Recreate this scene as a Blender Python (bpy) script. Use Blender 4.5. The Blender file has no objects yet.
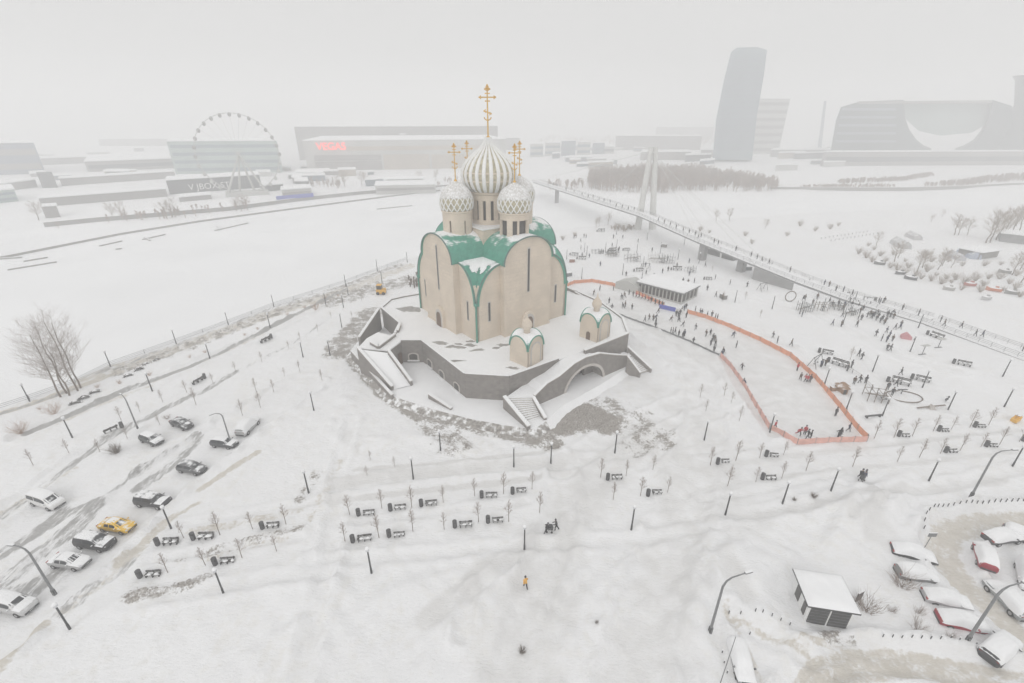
import bpy, bmesh, math, random
import numpy as np
from mathutils import Vector, Matrix
random.seed(7); rng = np.random.default_rng(7)
scene = bpy.context.scene
C = scene.collection
PI = math.pi
# ------------------------------------------------------------------ camera model: where a point of the ground stands
F, PITCH, H = 470.0, math.radians(25.5), 48.0
cp, sp = math.cos(PITCH), math.sin(PITCH)
def ray(px, py):
    x = (px-512)/F; y = -(py-341.5)/F
    return np.array([x, cp+y*sp, -sp+y*cp])
def G(px, py, z=0.0):
    r = ray(px, py); k = (H-z)/-r[2]
    return np.array([r[0]*k, r[1]*k])
def proj(P):
    x, y, z = P[0], P[1], P[2]-H
    d = y*cp-z*sp
    return 512+F*x/d, 341.5-F*(y*sp+z*cp)/d
def hgt(b, t, zb=0.0):                       # height of what rises over ground point b up to t
    B = G(*b, zb); r = ray(*t)
    return r[2]*np.hypot(*B)/np.hypot(r[0], r[1])+H-zb
def onplane(px, py, A, B):                   # point on the upright plane through A and B
    A = np.array(A); B = np.array(B); r = ray(px, py); d = B-A
    M = np.array([[d[0], -r[0]], [d[1], -r[1]]])
    s, k = np.linalg.solve(M, -A)
    return s*np.linalg.norm(d), H+k*r[2]
# ------------------------------------------------------------------ mesh helpers
class MB:
    def __init__(s): s.v = []; s.f = []; s.m = []; s.mi = 0; s.sm = False; s.s = []
    def add(s, vs, fs):
        o = len(s.v); s.v += [tuple(map(float, q)) for q in vs]
        for f in fs: s.f.append(tuple(i+o for i in f)); s.m.append(s.mi); s.s.append(s.sm)
        return s
    def box(s, c, d, rz=0.0, top=1.0):
        x, y, z = d[0]/2, d[1]/2, d[2]/2; cr, sr = math.cos(rz), math.sin(rz)
        vs = []
        for k in (-1, 1):
            t = top if k > 0 else 1
            for a, b in ((-1,-1),(1,-1),(1,1),(-1,1)):
                X, Y = a*x*t, b*y*t
                vs.append((c[0]+X*cr-Y*sr, c[1]+X*sr+Y*cr, c[2]+k*z))
        return s.add(vs, [(3,2,1,0),(4,5,6,7),(0,1,5,4),(1,2,6,5),(2,3,7,6),(3,0,4,7)])
    def tube(s, pts, r, n=6, cap=True):
        pts = [Vector(q) for q in pts]; m = len(pts)
        rr = r if isinstance(r, (list, tuple)) else [r]*m
        vs = []; last = None
        for i, q in enumerate(pts):
            t = (pts[min(i+1, m-1)]-pts[max(i-1, 0)]).normalized()
            a = Vector((0,0,1)) if abs(t.z) < .95 else Vector((1,0,0))
            if last is not None: a = last
            u = (a-t*a.dot(t)).normalized(); w = t.cross(u); last = u
            for k in range(n):
                an = 2*PI*k/n; vs.append(q+(u*math.cos(an)+w*math.sin(an))*rr[i])
        fs = [(i*n+k, i*n+(k+1)%n, (i+1)*n+(k+1)%n, (i+1)*n+k) for i in range(m-1) for k in range(n)]
        if cap: fs += [tuple(range(n))[::-1], tuple((m-1)*n+k for k in range(n))]
        return s.add(vs, fs)
    def lathe(s, prof, n=32, c=(0,0,0), cap=True):
        vs = [(c[0]+r*math.cos(2*PI*k/n), c[1]+r*math.sin(2*PI*k/n), c[2]+z) for r, z in prof for k in range(n)]
        m = len(prof)
        fs = [(i*n+k, i*n+(k+1)%n, (i+1)*n+(k+1)%n, (i+1)*n+k) for i in range(m-1) for k in range(n)]
        if cap: fs += [tuple(range(n))[::-1], tuple((m-1)*n+k for k in range(n))]
        return s.add(vs, fs)
    def poly(s, pts, z0, z1, grow=0.0):      # upright prism over a plan polygon; grow widens the foot
        n = len(pts); P = np.array(pts, float)
        ar = sum(P[i][0]*P[(i+1)%n][1]-P[(i+1)%n][0]*P[i][1] for i in range(n))
        if ar < 0: P = P[::-1]
        Q = offset(P, grow) if grow else P
        vs = [(*q, z0) for q in Q]+[(*q, z1) for q in P]
        return s.add(vs, [tuple(range(n))[::-1], tuple(range(n, 2*n))]+[(i, (i+1)%n, n+(i+1)%n, n+i) for i in range(n)])
    def slab(s, prof, O, d, nrm, a, b):      # upright profile (s,z) set along direction d from O, thick from a to b along nrm
        n = len(prof); vs = []
        for off in (a, b):
            for q, z in prof: vs.append((O[0]+d[0]*q+nrm[0]*off, O[1]+d[1]*q+nrm[1]*off, z))
        return s.add(vs, [tuple(range(n)), tuple(range(n, 2*n))[::-1]]+[(i, n+i, n+(i+1)%n, (i+1)%n) for i in range(n)])
    def beam(s, A, B, w, h, dz=0.0):         # box between two points, its top on the line
        A = np.array(A, float); B = np.array(B, float); d = (B-A)[:2]; L = np.hypot(*d) or 1e-6
        n = np.array([-d[1], d[0]])/L*w/2; vs = []
        for P in (A, B):
            for sg, z in ((-1,-h),(1,-h),(1,0),(-1,0)): vs.append((P[0]+n[0]*sg, P[1]+n[1]*sg, P[2]+z+dz))
        return s.add(vs, [(3,2,1,0),(4,5,6,7),(0,1,5,4),(1,2,6,5),(2,3,7,6),(3,0,4,7)])
    def ball(s, c, r, n=10, sq=(1,1,1)):
        m = n//2+1
        prof = [(max(1e-3, math.sin(PI*i/m)), -math.cos(PI*i/m)) for i in range(m+1)]
        vs = [(c[0]+q*r*sq[0]*math.cos(2*PI*k/n), c[1]+q*r*sq[1]*math.sin(2*PI*k/n), c[2]+z*r*sq[2]) for q, z in prof for k in range(n)]
        return s.add(vs, [(i*n+k, i*n+(k+1)%n, (i+1)*n+(k+1)%n, (i+1)*n+k) for i in range(m) for k in range(n)])
    def mesh(s, name, mats):
        me = bpy.data.meshes.new(name); me.from_pydata(s.v, [], s.f)
        for q in (mats if isinstance(mats, (list, tuple)) else [mats]): me.materials.append(q)
        me.polygons.foreach_set('material_index', s.m); me.polygons.foreach_set('use_smooth', s.s)
        me.update(); bm = bmesh.new(); bm.from_mesh(me); bmesh.ops.recalc_face_normals(bm, faces=bm.faces); bm.to_mesh(me); bm.free()
        return me
    def build(s, name, mats, parent=None, loc=(0,0,0), rz=0.0):
        o = bpy.data.objects.new(name, s.mesh(name, mats)); C.objects.link(o)
        o.parent = parent; o.location = loc; o.rotation_euler = (0, 0, rz)
        return o
def offset(P, g):
    n = len(P); out = []
    for i in range(n):
        a = P[i]-P[i-1]; b = P[(i+1)%n]-P[i]
        na = np.array([a[1], -a[0]])/np.hypot(*a); nb = np.array([b[1], -b[0]])/np.hypot(*b)
        m = na+nb; m = m/max(.35, np.dot(m, m)/2) if np.dot(m, m) > .1 else na
        out.append(P[i]+m*g)
    return np.array(out)
def tag(o, label, cat, group=None, kind=None):
    if label: o['label'] = label
    if cat: o['category'] = cat
    if group: o['group'] = group
    if kind: o['kind'] = kind
    return o
def thing(name, label, cat, loc=(0,0,0), rz=0.0, group=None):
    o = bpy.data.objects.new(name, None); C.objects.link(o); o.empty_display_size = .3
    o.location = loc; o.rotation_euler = (0, 0, rz)
    return tag(o, label, cat, group)
def dup(o, loc, rz, label, scale=1.0, parent=None):
    c = o.copy(); C.objects.link(c)
    if parent is None:
        c.location = loc; c.rotation_euler = (0, 0, rz); c.scale = (scale,)*3
        if label: c['label'] = label
    else: c.parent = parent
    for ch in o.children: dup(ch, None, None, None, 1, c)
    return c
class Kind:                                  # the first placing moves the thing itself, later ones copy it
    def __init__(s, make): s.make = make; s.o = None
    def put(s, loc, rz, label, scale=1.0):
        if s.o is None:
            s.o = s.make(); s.o.location = loc; s.o.rotation_euler = (0,0,rz); s.o.scale = (scale,)*3; s.o['label'] = label
            return s.o
        return dup(s.o, loc, rz, label, scale)
_O = 'zeroth first second third fourth fifth sixth seventh eighth ninth tenth eleventh twelfth thirteenth fourteenth fifteenth sixteenth seventeenth eighteenth nineteenth twentieth'.split()
_T = {2:'twenty', 3:'thirty', 4:'forty', 5:'fifty'}
def ordw(n):
    if n <= 20: return _O[n]
    t, u = divmod(n, 10)
    return (_T[t]+'-'+_O[u]) if u else _T[t][:-1]+'ieth'
# ------------------------------------------------------------------ materials
def mat(name, col, rough=.7, var=.12, vs=3.0, bump=0.0, bs=20.0, metal=0.0, snow=None, nz=(.55,.85), sns=1.3, col2=None, brick=None, spec=.4):
    m = bpy.data.materials.new(name); m.use_nodes = True; N = m.node_tree.nodes; L = m.node_tree.links
    b = N['Principled BSDF']; b.inputs['Roughness'].default_value = rough; b.inputs['Metallic'].default_value = metal
    b.inputs['Specular IOR Level'].default_value = spec
    tc = N.new('ShaderNodeTexCoord'); out = None
    n = N.new('ShaderNodeTexNoise'); n.inputs['Scale'].default_value = vs; n.inputs['Detail'].default_value = 6; L.new(tc.outputs['Object'], n.inputs['Vector'])
    r = N.new('ShaderNodeValToRGB'); r.color_ramp.elements[0].position = .3; r.color_ramp.elements[1].position = .7
    c2 = col2 or tuple(min(1, c*(1+var)) for c in col); c1 = tuple(c*(1-var) for c in col) if not col2 else col
    r.color_ramp.elements[0].color = (*c1, 1); r.color_ramp.elements[1].color = (*c2, 1)
    L.new(n.outputs['Fac'], r.inputs['Fac']); out = r.outputs['Color']; hb = None
    if brick:                                # courses of masonry: (length, height, joint colour factor)
        geo0 = N.new('ShaderNodeNewGeometry'); sx = N.new('ShaderNodeSeparateXYZ'); L.new(tc.outputs['Object'], sx.inputs[0])
        ad = N.new('ShaderNodeMath'); ad.operation = 'ADD'; L.new(sx.outputs['X'], ad.inputs[0]); L.new(sx.outputs['Y'], ad.inputs[1])
        cx = N.new('ShaderNodeCombineXYZ'); L.new(ad.outputs[0], cx.inputs['X']); L.new(sx.outputs['Z'], cx.inputs['Y'])
        bt = N.new('ShaderNodeTexBrick'); bt.inputs['Scale'].default_value = 1; bt.inputs['Brick Width'].default_value = brick[0]; bt.inputs['Row Height'].default_value = brick[1]
        bt.inputs['Mortar Size'].default_value = brick[1]*.06; bt.inputs['Color1'].default_value = (1,1,1,1); bt.inputs['Color2'].default_value = (brick[3],)*3+(1,); bt.inputs['Mortar'].default_value = (brick[2],)*3+(1,)
        L.new(cx.outputs[0], bt.inputs['Vector'])
        mx = N.new('ShaderNodeMix'); mx.data_type = 'RGBA'; mx.blend_type = 'MULTIPLY'; mx.inputs['Factor'].default_value = 1
        L.new(out, mx.inputs['A']); L.new(bt.outputs['Color'], mx.inputs['B']); out = mx.outputs['Result']
    if bump:
        n2 = N.new('ShaderNodeTexNoise'); n2.inputs['Scale'].default_value = bs; n2.inputs['Detail'].default_value = 5; L.new(tc.outputs['Object'], n2.inputs['Vector'])
        bp = N.new('ShaderNodeBump'); bp.inputs['Strength'].default_value = bump; bp.inputs['Distance'].default_value = .05; L.new(n2.outputs['Fac'], bp.inputs['Height']); L.new(bp.outputs['Normal'], b.inputs['Normal'])
    if snow is not None:                     # snow lying on what faces up
        g = N.new('ShaderNodeNewGeometry'); sz = N.new('ShaderNodeSeparateXYZ'); L.new(g.outputs['True Normal'], sz.inputs[0])
        n3 = N.new('ShaderNodeTexNoise'); n3.inputs['Scale'].default_value = sns; n3.inputs['Detail'].default_value = 5; L.new(g.outputs['Position'], n3.inputs['Vector'])
        mm = N.new('ShaderNodeMath'); mm.operation = 'MULTIPLY_ADD'; L.new(n3.outputs['Fac'], mm.inputs[0]); mm.inputs[1].default_value = .9; mm.inputs[2].default_value = -.45+snow
        ad2 = N.new('ShaderNodeMath'); ad2.operation = 'ADD'; L.new(sz.outputs['Z'], ad2.inputs[0]); L.new(mm.outputs[0], ad2.inputs[1])
        mr = N.new('ShaderNodeMapRange'); mr.interpolation_type = 'SMOOTHSTEP'; mr.inputs['From Min'].default_value = nz[0]; mr.inputs['From Max'].default_value = nz[1]; L.new(ad2.outputs[0], mr.inputs['Value'])
        mx = N.new('ShaderNodeMix'); mx.data_type = 'RGBA'; L.new(mr.outputs['Result'], mx.inputs['Factor']); L.new(out, mx.inputs['A']); mx.inputs['B'].default_value = (*SNOWC, 1); out = mx.outputs['Result']
        rm = N.new('ShaderNodeMix'); rm.data_type = 'FLOAT'; L.new(mr.outputs['Result'], rm.inputs['Factor']); rm.inputs['A'].default_value = rough; rm.inputs['B'].default_value = .8; L.new(rm.outputs['Result'], b.inputs['Roughness'])
        if metal:
            me_ = N.new('ShaderNodeMix'); me_.data_type = 'FLOAT'; L.new(mr.outputs['Result'], me_.inputs['Factor']); me_.inputs['A'].default_value = metal; me_.inputs['B'].default_value = 0; L.new(me_.outputs['Result'], b.inputs['Metallic'])
    L.new(out, b.inputs['Base Color'])
    return m
SNOWC = (.86, .865, .875)
M = {}
M['snow'] = mat('snow', SNOWC, .75, .025, .8, .25, 3)
M['church'] = mat('church_plaster', (.65,.565,.465), .8, .08, .35, .1, 6, brick=(1.6,.8,.9,.96))
M['cream'] = mat('cream_stone', (.66,.58,.48), .75, .06, 2)
M['green'] = mat('green_copper', (.075,.30,.22), .5, .15, 1.5, snow=-.02, nz=(.80,.93), sns=.35)
M['greentrim'] = mat('green_trim', (.075,.27,.20), .5, .12, 2)
M['darktrim'] = mat('dark_trim', (.10,.17,.15), .5, .15, 2)
M['white'] = mat('white_paint', (.80,.80,.79), .6, .03, 2)
M['gold'] = mat('gold_leaf', (.68,.42,.10), .35, .12, 3, metal=.75)
M['goldmesh'] = mat('gold_tiles', (.43,.39,.28), .5, .3, 1.6, snow=-.12, nz=(.62,.9), sns=.9)
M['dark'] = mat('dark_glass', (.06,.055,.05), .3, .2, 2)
M['wooddoor'] = mat('brown_door', (.14,.09,.06), .6, .2, 3)
M['stone'] = mat('grey_stone', (.27,.25,.235), .85, .12, 1.2, .3, 8, brick=(.9,.38,.8,.86), snow=-.05, nz=(.72,.9))
M['stonelight'] = mat('pale_stone', (.52,.49,.46), .85, .08, 2, .2, 8)
M['rubble'] = mat('rubble_stone', (.31,.29,.27), .9, .4, 2.6, .8, 4, snow=-.10, nz=(.66,.84), sns=.9)
M['steel'] = mat('dark_steel', (.055,.058,.06), .5, .15, 4)
M['galv'] = mat('galvanised_steel', (.20,.205,.21), .5, .12, 4)
M['benchwood'] = mat('dark_bench_wood', (.05,.045,.042), .7, .25, 6, snow=-.22, nz=(.72,.85), sns=2.5)
M['bin'] = mat('bin_metal', (.075,.075,.078), .6, .2, 5)
M['bark'] = mat('bark', (.20,.165,.14), .9, .2, 6)
M['twig'] = mat('twig_bark', (.27,.215,.185), .9, .15, 6)
M['rusttwig'] = mat('rusty_dry_leaves', (.36,.22,.14), .9, .2, 6)
M['orange'] = mat('orange_net', (.74,.33,.20), .7, .14, 1.5)
M['redmesh'] = mat('faded_red_net', (.72,.42,.36), .7, .14, 1.5)
M['rubber'] = mat('tyre_rubber', (.03,.03,.03), .8, .2, 8)
M['carglass'] = mat('car_glass', (.045,.05,.055), .12, .15, 2, snow=-.30, nz=(.5,.75), sns=1.8)
M['rim'] = mat('wheel_rim', (.4,.4,.41), .4, .1, 8, metal=.6)
M['lens'] = mat('lamp_lens', (.62,.63,.65), .2, .05, 5)
M['tail'] = mat('tail_lens', (.32,.03,.025), .25, .1, 5)
M['bridge'] = mat('pale_bridge_steel', (.62,.62,.60), .6, .06, .5)
M['girder'] = mat('grey_girder', (.30,.30,.30), .7, .1, .6, snow=0, nz=(.6,.85))
M['wood'] = mat('timber', (.30,.19,.12), .8, .2, 3, snow=-.1, nz=(.65,.85))
M['yellow'] = mat('yellow_paint', (.75,.42,.06), .5, .1, 3)
M['blue'] = mat('blue_banner', (.10,.12,.45), .6, .15, 2)
M['redlit'] = None
M['skin'] = mat('skin', (.55,.36,.27), .6, .05, 5)
def em(name, col, s):
    m = bpy.data.materials.new(name); m.use_nodes = True; b = m.node_tree.nodes['Principled BSDF']
    b.inputs['Base Color'].default_value = (*col, 1); b.inputs['Emission Color'].default_value = (*col, 1); b.inputs['Emission Strength'].default_value = s
    return m
M['redlit'] = em('red_lit_letters', (1.0,.10,.08), 1.5)
def far(name, col, **k): M[name] = mat(name, col, .8, k.pop('var', .08), k.pop('vs', .05), **k)
far('glassy', (.20,.26,.29)); far('archglass', (.07,.10,.11)); far('farwall', (.30,.29,.28)); far('fartan', (.47,.42,.36)); far('farpale', (.50,.50,.48)); far('fardark', (.13,.135,.14)); far('farblue', (.20,.23,.28)); far('fargreen', (.36,.44,.42))
# ------------------------------------------------------------------ world, sun, camera, air
w = bpy.data.worlds.new('World'); scene.world = w; w.use_nodes = True
N = w.node_tree.nodes; L = w.node_tree.links
SE, SR = math.radians(38), math.radians(200)
sky = N.new('ShaderNodeTexSky'); sky.sky_type = 'NISHITA'; sky.sun_disc = False; sky.sun_elevation = SE; sky.sun_rotation = SR; sky.dust_density = 6; sky.air_density = 1.0
hs = N.new('ShaderNodeHueSaturation'); hs.inputs['Saturation'].default_value = .06; L.new(sky.outputs[0], hs.inputs['Color'])
tc = N.new('ShaderNodeTexCoord'); nn = N.new('ShaderNodeTexNoise'); nn.inputs['Scale'].default_value = 2.2; nn.inputs['Detail'].default_value = 4; L.new(tc.outputs['Generated'], nn.inputs['Vector'])
sx = N.new('ShaderNodeSeparateXYZ'); L.new(tc.outputs['Generated'], sx.inputs[0])
mr = N.new('ShaderNodeMapRange'); mr.inputs['From Min'].default_value = 0; mr.inputs['From Max'].default_value = 1; mr.inputs['To Min'].default_value = SKY0 = 6.4; mr.inputs['To Max'].default_value = SKY1 = 9.4
L.new(sx.outputs['Z'], mr.inputs['Value'])
cr = N.new('ShaderNodeMapRange'); cr.inputs['From Min'].default_value = .3; cr.inputs['From Max'].default_value = .7; cr.inputs['To Min'].default_value = .97; cr.inputs['To Max'].default_value = 1.03; L.new(nn.outputs['Fac'], cr.inputs['Value'])
ml = N.new('ShaderNodeMath'); ml.operation = 'MULTIPLY'; L.new(mr.outputs[0], ml.inputs[0]); L.new(cr.outputs[0], ml.inputs[1])
cl = N.new('ShaderNodeMix'); cl.data_type = 'RGBA'; cl.blend_type = 'MULTIPLY'; cl.inputs['Factor'].default_value = 1; cl.inputs['A'].default_value = (1,.995,.985,1)
L.new(ml.outputs[0], cl.inputs['B'])
mx = N.new('ShaderNodeMix'); mx.data_type = 'RGBA'; mx.inputs['Factor'].default_value = .86   # cloud deck over the clear sky
L.new(hs.outputs[0], mx.inputs['A']); L.new(cl.outputs['Result'], mx.inputs['B'])
bg = N['Background']; bg.inputs['Strength'].default_value = .1; L.new(mx.outputs['Result'], bg.inputs['Color'])
sd = bpy.data.lights.new('sun', 'SUN'); sd.energy = .6; sd.angle = math.radians(25); sd.color = (1,.97,.93)
so = bpy.data.objects.new('sun', sd); C.objects.link(so)
v = Vector((math.sin(SR)*math.cos(SE), math.cos(SR)*math.cos(SE), math.sin(SE))); so.rotation_euler = v.to_track_quat('Z', 'Y').to_euler(); so.location = (0,0,120)
cam = bpy.data.cameras.new('camera'); cam.sensor_width = 36; cam.lens = F/1024*36; cam.clip_start = .5; cam.clip_end = 9000
co = bpy.data.objects.new('camera', cam); C.objects.link(co); co.location = (0,0,H); co.rotation_euler = (PI/2-PITCH, 0, 0); scene.camera = co
vs_ = scene.view_settings; vs_.view_transform = 'Standard'; vs_.look = 'None'; vs_.gamma = 1; vs_.exposure = 0.09
cy = scene.cycles; cy.use_denoising = True; cy.volume_bounces = 3; cy.max_bounces = 6; cy.diffuse_bounces = 3; cy.use_adaptive_sampling = True; cy.adaptive_threshold = .01
hm = bpy.data.materials.new('snowy_air'); hm.use_nodes = True; hn = hm.node_tree; hn.nodes.remove(hn.nodes['Principled BSDF'])
pv = hn.nodes.new('ShaderNodeVolumePrincipled'); pv.inputs['Color'].default_value = (.985,.987,.99,1); pv.inputs['Density'].default_value = HAZE = .0019; pv.inputs['Anisotropy'].default_value = .0
hn.links.new(pv.outputs[0], hn.nodes['Material Output'].inputs['Volume'])
hz = MB().box((0, 900, 66), (5200, 4200, 140)).build('haze', hm); tag(hz, None, None, kind='stuff')
# ------------------------------------------------------------------ ground
def polyline_dist(X, Y, pts):
    best = np.full(X.shape, 1e9)
    for (ax, ay), (bx, by) in zip(pts[:-1], pts[1:]):
        dx, dy = bx-ax, by-ay; t = np.clip(((X-ax)*dx+(Y-ay)*dy)/(dx*dx+dy*dy+1e-9), 0, 1)
        best = np.minimum(best, np.hypot(X-ax-t*dx, Y-ay-t*dy))
    return best
def inside(X, Y, poly):
    r = np.zeros(X.shape, bool); n = len(poly)
    for i in range(n):
        (x1, y1), (x2, y2) = poly[i], poly[(i+1)%n]
        if y1 == y2: continue
        c = ((y1 > Y) != (y2 > Y)) & (X < (x2-x1)*(Y-y1)/(y2-y1)+x1); r ^= c
    return r
_ph = rng.uniform(0, 6.28, (24,)); _an = rng.uniform(0, 6.28, (24,)); _fr = np.geomspace(.12, 1.6, 24)
def rough_n(X, Y):
    z = 0
    for i in range(24): z = z+np.sin((X*math.cos(_an[i])+Y*math.sin(_an[i]))*_fr[i]+_ph[i]+1.3*np.sin(X*.11*(i%3+1)+Y*.07*(i%5+1)))/(1+6*_fr[i])
    return z*.05
near_bank = [G(*q) for q in ((0,409),(55,389),(111,365),(228,322),(300,297),(346,283.5),(407,259),(470,243),(560,229),(640,221),(720,219),(800,213),(1040,203))]
far_bank = [G(*q) for q in ((1040,188),(900,188),(780,190),(700,188),(600,185),(540,182),(450,187),(380,190),(300,198),(130,206),(0,214))]
d0 = near_bank[0]-near_bank[1]; d0 = d0/np.hypot(*d0)
RIVER = [tuple(near_bank[0]+d0*320)]+[tuple(q) for q in near_bank]+[(900,400),(900,470)]+[tuple(q) for q in far_bank]+[(-700,260)]
def ground_z(X, Y):
    X = np.asarray(X, float); Y = np.asarray(Y, float)
    z = rough_n(X, Y)*np.clip(1.2-np.hypot(X, Y)/260, 0, 1)
    ins = inside(X, Y, RIVER); d = polyline_dist(X, Y, RIVER+RIVER[:1])
    return np.where(ins, z-1.9*np.clip(d/4, 0, 1), z)
def gz(p): return float(ground_z(p[0], p[1]))
def at(px, py):
    p = G(px, py); return (p[0], p[1], gz(p)-.02)
xs = np.concatenate([-np.geomspace(112, 2300, 34)[::-1], np.arange(-111, 121.1, .45), np.geomspace(122, 2300, 34)])
ys = np.concatenate([np.array([-1000,-300,-60,-10,0]), np.arange(6, 130, .42), np.geomspace(130.6, 2700, 130)])
GX, GY = np.meshgrid(xs, ys); shp = GX.shape; X = GX.ravel(); Y = GY.ravel(); Z = ground_z(X, Y)
wear = np.zeros((X.size, 4))
near = (np.hypot(X, Y) < 420) & (Y > -20)
Xn, Yn = X[near], Y[near]
def stroke(ch, pxs, wd, amt=1.0, lift=0.0):
    pts = [G(*q) for q in pxs]; d = polyline_dist(Xn, Yn, pts)
    f = np.clip(1.5-d/wd, 0, 1); f = f*f*(3-2*f)*amt
    t = np.zeros(X.size); t[near] = f; wear[:, ch] = np.maximum(wear[:, ch], t)
    if lift: Z[near] += lift*np.exp(-((d-wd*1.5)/.9)**2)
def blob(ch, pxs, soft, amt=1.0, z=0.0):
    P = [G(*q, z) for q in pxs]; ins = inside(Xn, Yn, P); d = polyline_dist(Xn, Yn, P+P[:1])
    f = np.clip(.5+np.where(ins, d, -d)/soft, 0, 1)*amt
    t = np.zeros(X.size); t[near] = f; wear[:, ch] = np.maximum(wear[:, ch], t)
S = stroke
RUT = -(math.atan2(*(G(95,505)-G(0,585))[::-1]) - PI/2)
# brown slush (0), bare paving and ruts (1), packed grey snow (2)
S(0, [(-15,680),(20,650),(45,625)], .7, .58); S(0, [(62,612),(95,590),(130,560),(150,542)], .6, .42); S(0, [(118,566),(150,537),(172,517)], .8, .56); S(0, [(172,517),(198,502)], .55, .5); S(0, [(200,490),(222,475),(240,463),(258,452)], .7, .58); S(3, [(62,612),(95,588),(130,562)], 1.2, .38)
S(3, [(-5,585),(40,552),(75,528),(95,505)], 1.7, .45); S(3, [(-10,560),(30,535),(62,512)], 1.4, .46); S(3, [(40,532),(75,510),(96,500)], .8, .50); S(3, [(140,487),(165,470),(190,447),(197,436)], 1.3, .49); S(3, [(112,492),(150,465),(185,440)], .8, .42); S(3, [(-10,600),(30,590),(60,570)], 2.0, .42)
S(0, [(0,512),(30,495),(75,470)], .7, .45); S(3, [(0,515),(60,473),(105,440)], 1.0, .46); S(3, [(105,440),(165,408),(205,390),(235,372)], 1.1, .46); S(3, [(235,372),(290,345),(330,318)], .8, .36)
S(3, [(28,432),(75,413),(118,393)], 1.0, .62); S(0, [(60,424),(120,396),(150,386)], 1.0, .45); S(3, [(118,393),(190,366),(262,332),(300,312),(345,290)], .8, .56); S(0, [(150,382),(200,362),(262,334)], 1.0, .40)
S(0, [(-5,415),(30,404),(76,388),(120,372)], .8, .66); S(3, [(-5,415),(30,404),(76,388)], .6, .5); S(0, [(90,378),(180,348),(260,318),(340,292),(410,266)], 3.4, .48); S(1, [(120,372),(200,343),(300,303),(400,265)], 2.8, .41); S(3, [(100,372),(200,337),(300,298),(400,262)], 1.6, .40)
S(1, [(335,300),(365,290),(412,280)], 7.0, .43); S(1, [(338,352),(350,335),(372,312)], 4.5, .47); S(1, [(347,352),(385,392),(420,415)], 2.4, .52); S(1, [(405,402),(440,416),(500,430),(550,442)], 2.8, .48); S(1, [(415,400),(455,445)], 4.0, .41)
S(1, [(558,424),(585,414),(602,422)], 4.0, .60)
blob(1, [(536,438),(548,414),(562,404),(590,400),(612,406),(618,424),(606,436),(565,440)], 6.0, .47)
S(1, [(600,405),(655,438)], 4.5, .40); S(1, [(590,398),(640,415)], 3.2, .38); S(1, [(618,425),(640,450)], 3, .36)
S(2, [(552,545),(540,590),(520,690)], 5.0, .45); S(2, [(565,525),(600,470),(640,440)], 4.0, .5); S(2, [(660,430),(690,500),(640,683)], 4.5, .42); S(2, [(330,483),(450,470),(560,462)], 1.2, .62); S(2, [(340,500),(540,478)], .6, .75); S(2, [(430,620),(500,560),(540,540)], 1.6, .55); S(2, [(355,470),(460,462),(560,450)], .5, .7)
S(2, [(700,520),(780,515),(900,495),(1000,480)], 1.0, .5); S(2, [(560,330),(700,420),(740,520)], 4, .4); S(2, [(610,300),(760,370),(850,440)], 5, .4); S(2, [(690,470),(800,455),(1020,430)], .7, .5); S(2, [(700,488),(860,468),(1020,452)], .6, .5)
for k in range(5): S(1, [(180+k*22,560-k*6),(215+k*22,552-k*6)], 1.0, .38)
S(0, [(190,533),(262,520),(300,510)], .9, .44); S(0, [(205,560),(245,548),(285,540)], .8, .40); S(1, [(130,597),(170,590),(210,578)], 1.1, .42); S(1, [(300,500),(318,470)], 1.2, .36); S(0, [(310,520),(328,485),(340,460)], .8, .40)
S(0, [(795,690),(812,664),(850,652),(905,655),(960,664),(1040,680)], .6, .55, .22); S(0, [(820,690),(850,668),(905,668),(1000,690)], 1.4, .55); S(0, [(735,625),(765,640),(805,652)], .5, .52); S(0, [(722,617),(745,655),(765,690)], .7, .42); S(0, [(800,640),(850,650),(940,668),(1040,695)], .5, .5); S(0, [(850,690),(880,678),(930,682)], .5, .5)
S(0, [(1040,519),(985,521),(950,530),(940,548),(955,575),(985,602),(1040,655)], 2.0, .55, .25); S(0, [(1040,514),(975,516),(943,530),(938,552),(958,585),(1000,622),(1040,665)], .4, .55); S(0, [(1040,525),(985,527),(958,538),(955,556),(975,583)], .4, .5)
S(1, [(820,636),(850,640)], .8, .40)
S(2, [(860,520),(890,495),(905,488)], .8, .6, .25); S(2, [(720,560),(740,600)], 1.5, .5, .2); S(2, [(880,540),(860,520)], 2.5, .5)
blob(2, [(580,292),(640,296),(705,318),(790,352),(866,440),(775,440),(720,380),(640,325),(575,300)], 1.5, .45)
def plough(pxs, half, depth=.12, berm=.22, pack=.35, rut=0.0, jag=1.0):
    pts = [G(*q) for q in pxs]; d = polyline_dist(Xn, Yn, pts)
    wob = .5*np.sin(Xn*.9+1.7*np.sin(Yn*.7))+.5*np.sin(Yn*1.3+1.1*np.sin(Xn*.6)); h2 = half*(1+.14*jag*wob)
    ins = np.clip((h2-d)/.5+.5, 0, 1)
    dz = -1.15*depth*ins+1.45*berm*(1+.8*wob*jag)*np.exp(-((d-h2-.45)/.5)**2)
    if rut: dz += -rut*ins*(.5+.5*np.cos(d*2*PI/1.15))
    Z[near] += dz
    f = ins*pack*(.75+.5*wob*.5); t = np.zeros(X.size); t[near] = f; wear[:, 2] = np.maximum(wear[:, 2], t)
def drift(pxs, wd, h, sharp=.5):             # long snow ridge with one steep side
    pts = [G(*q) for q in pxs]; d = polyline_dist(Xn, Yn, pts); wob = np.sin(Xn*.8+np.sin(Yn*1.1))*np.cos(Yn*.6)
    Z[near] += h*(1+.6*wob)*np.exp(-(d/(wd*(1+.3*wob)))**2)
Pl = plough
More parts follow.
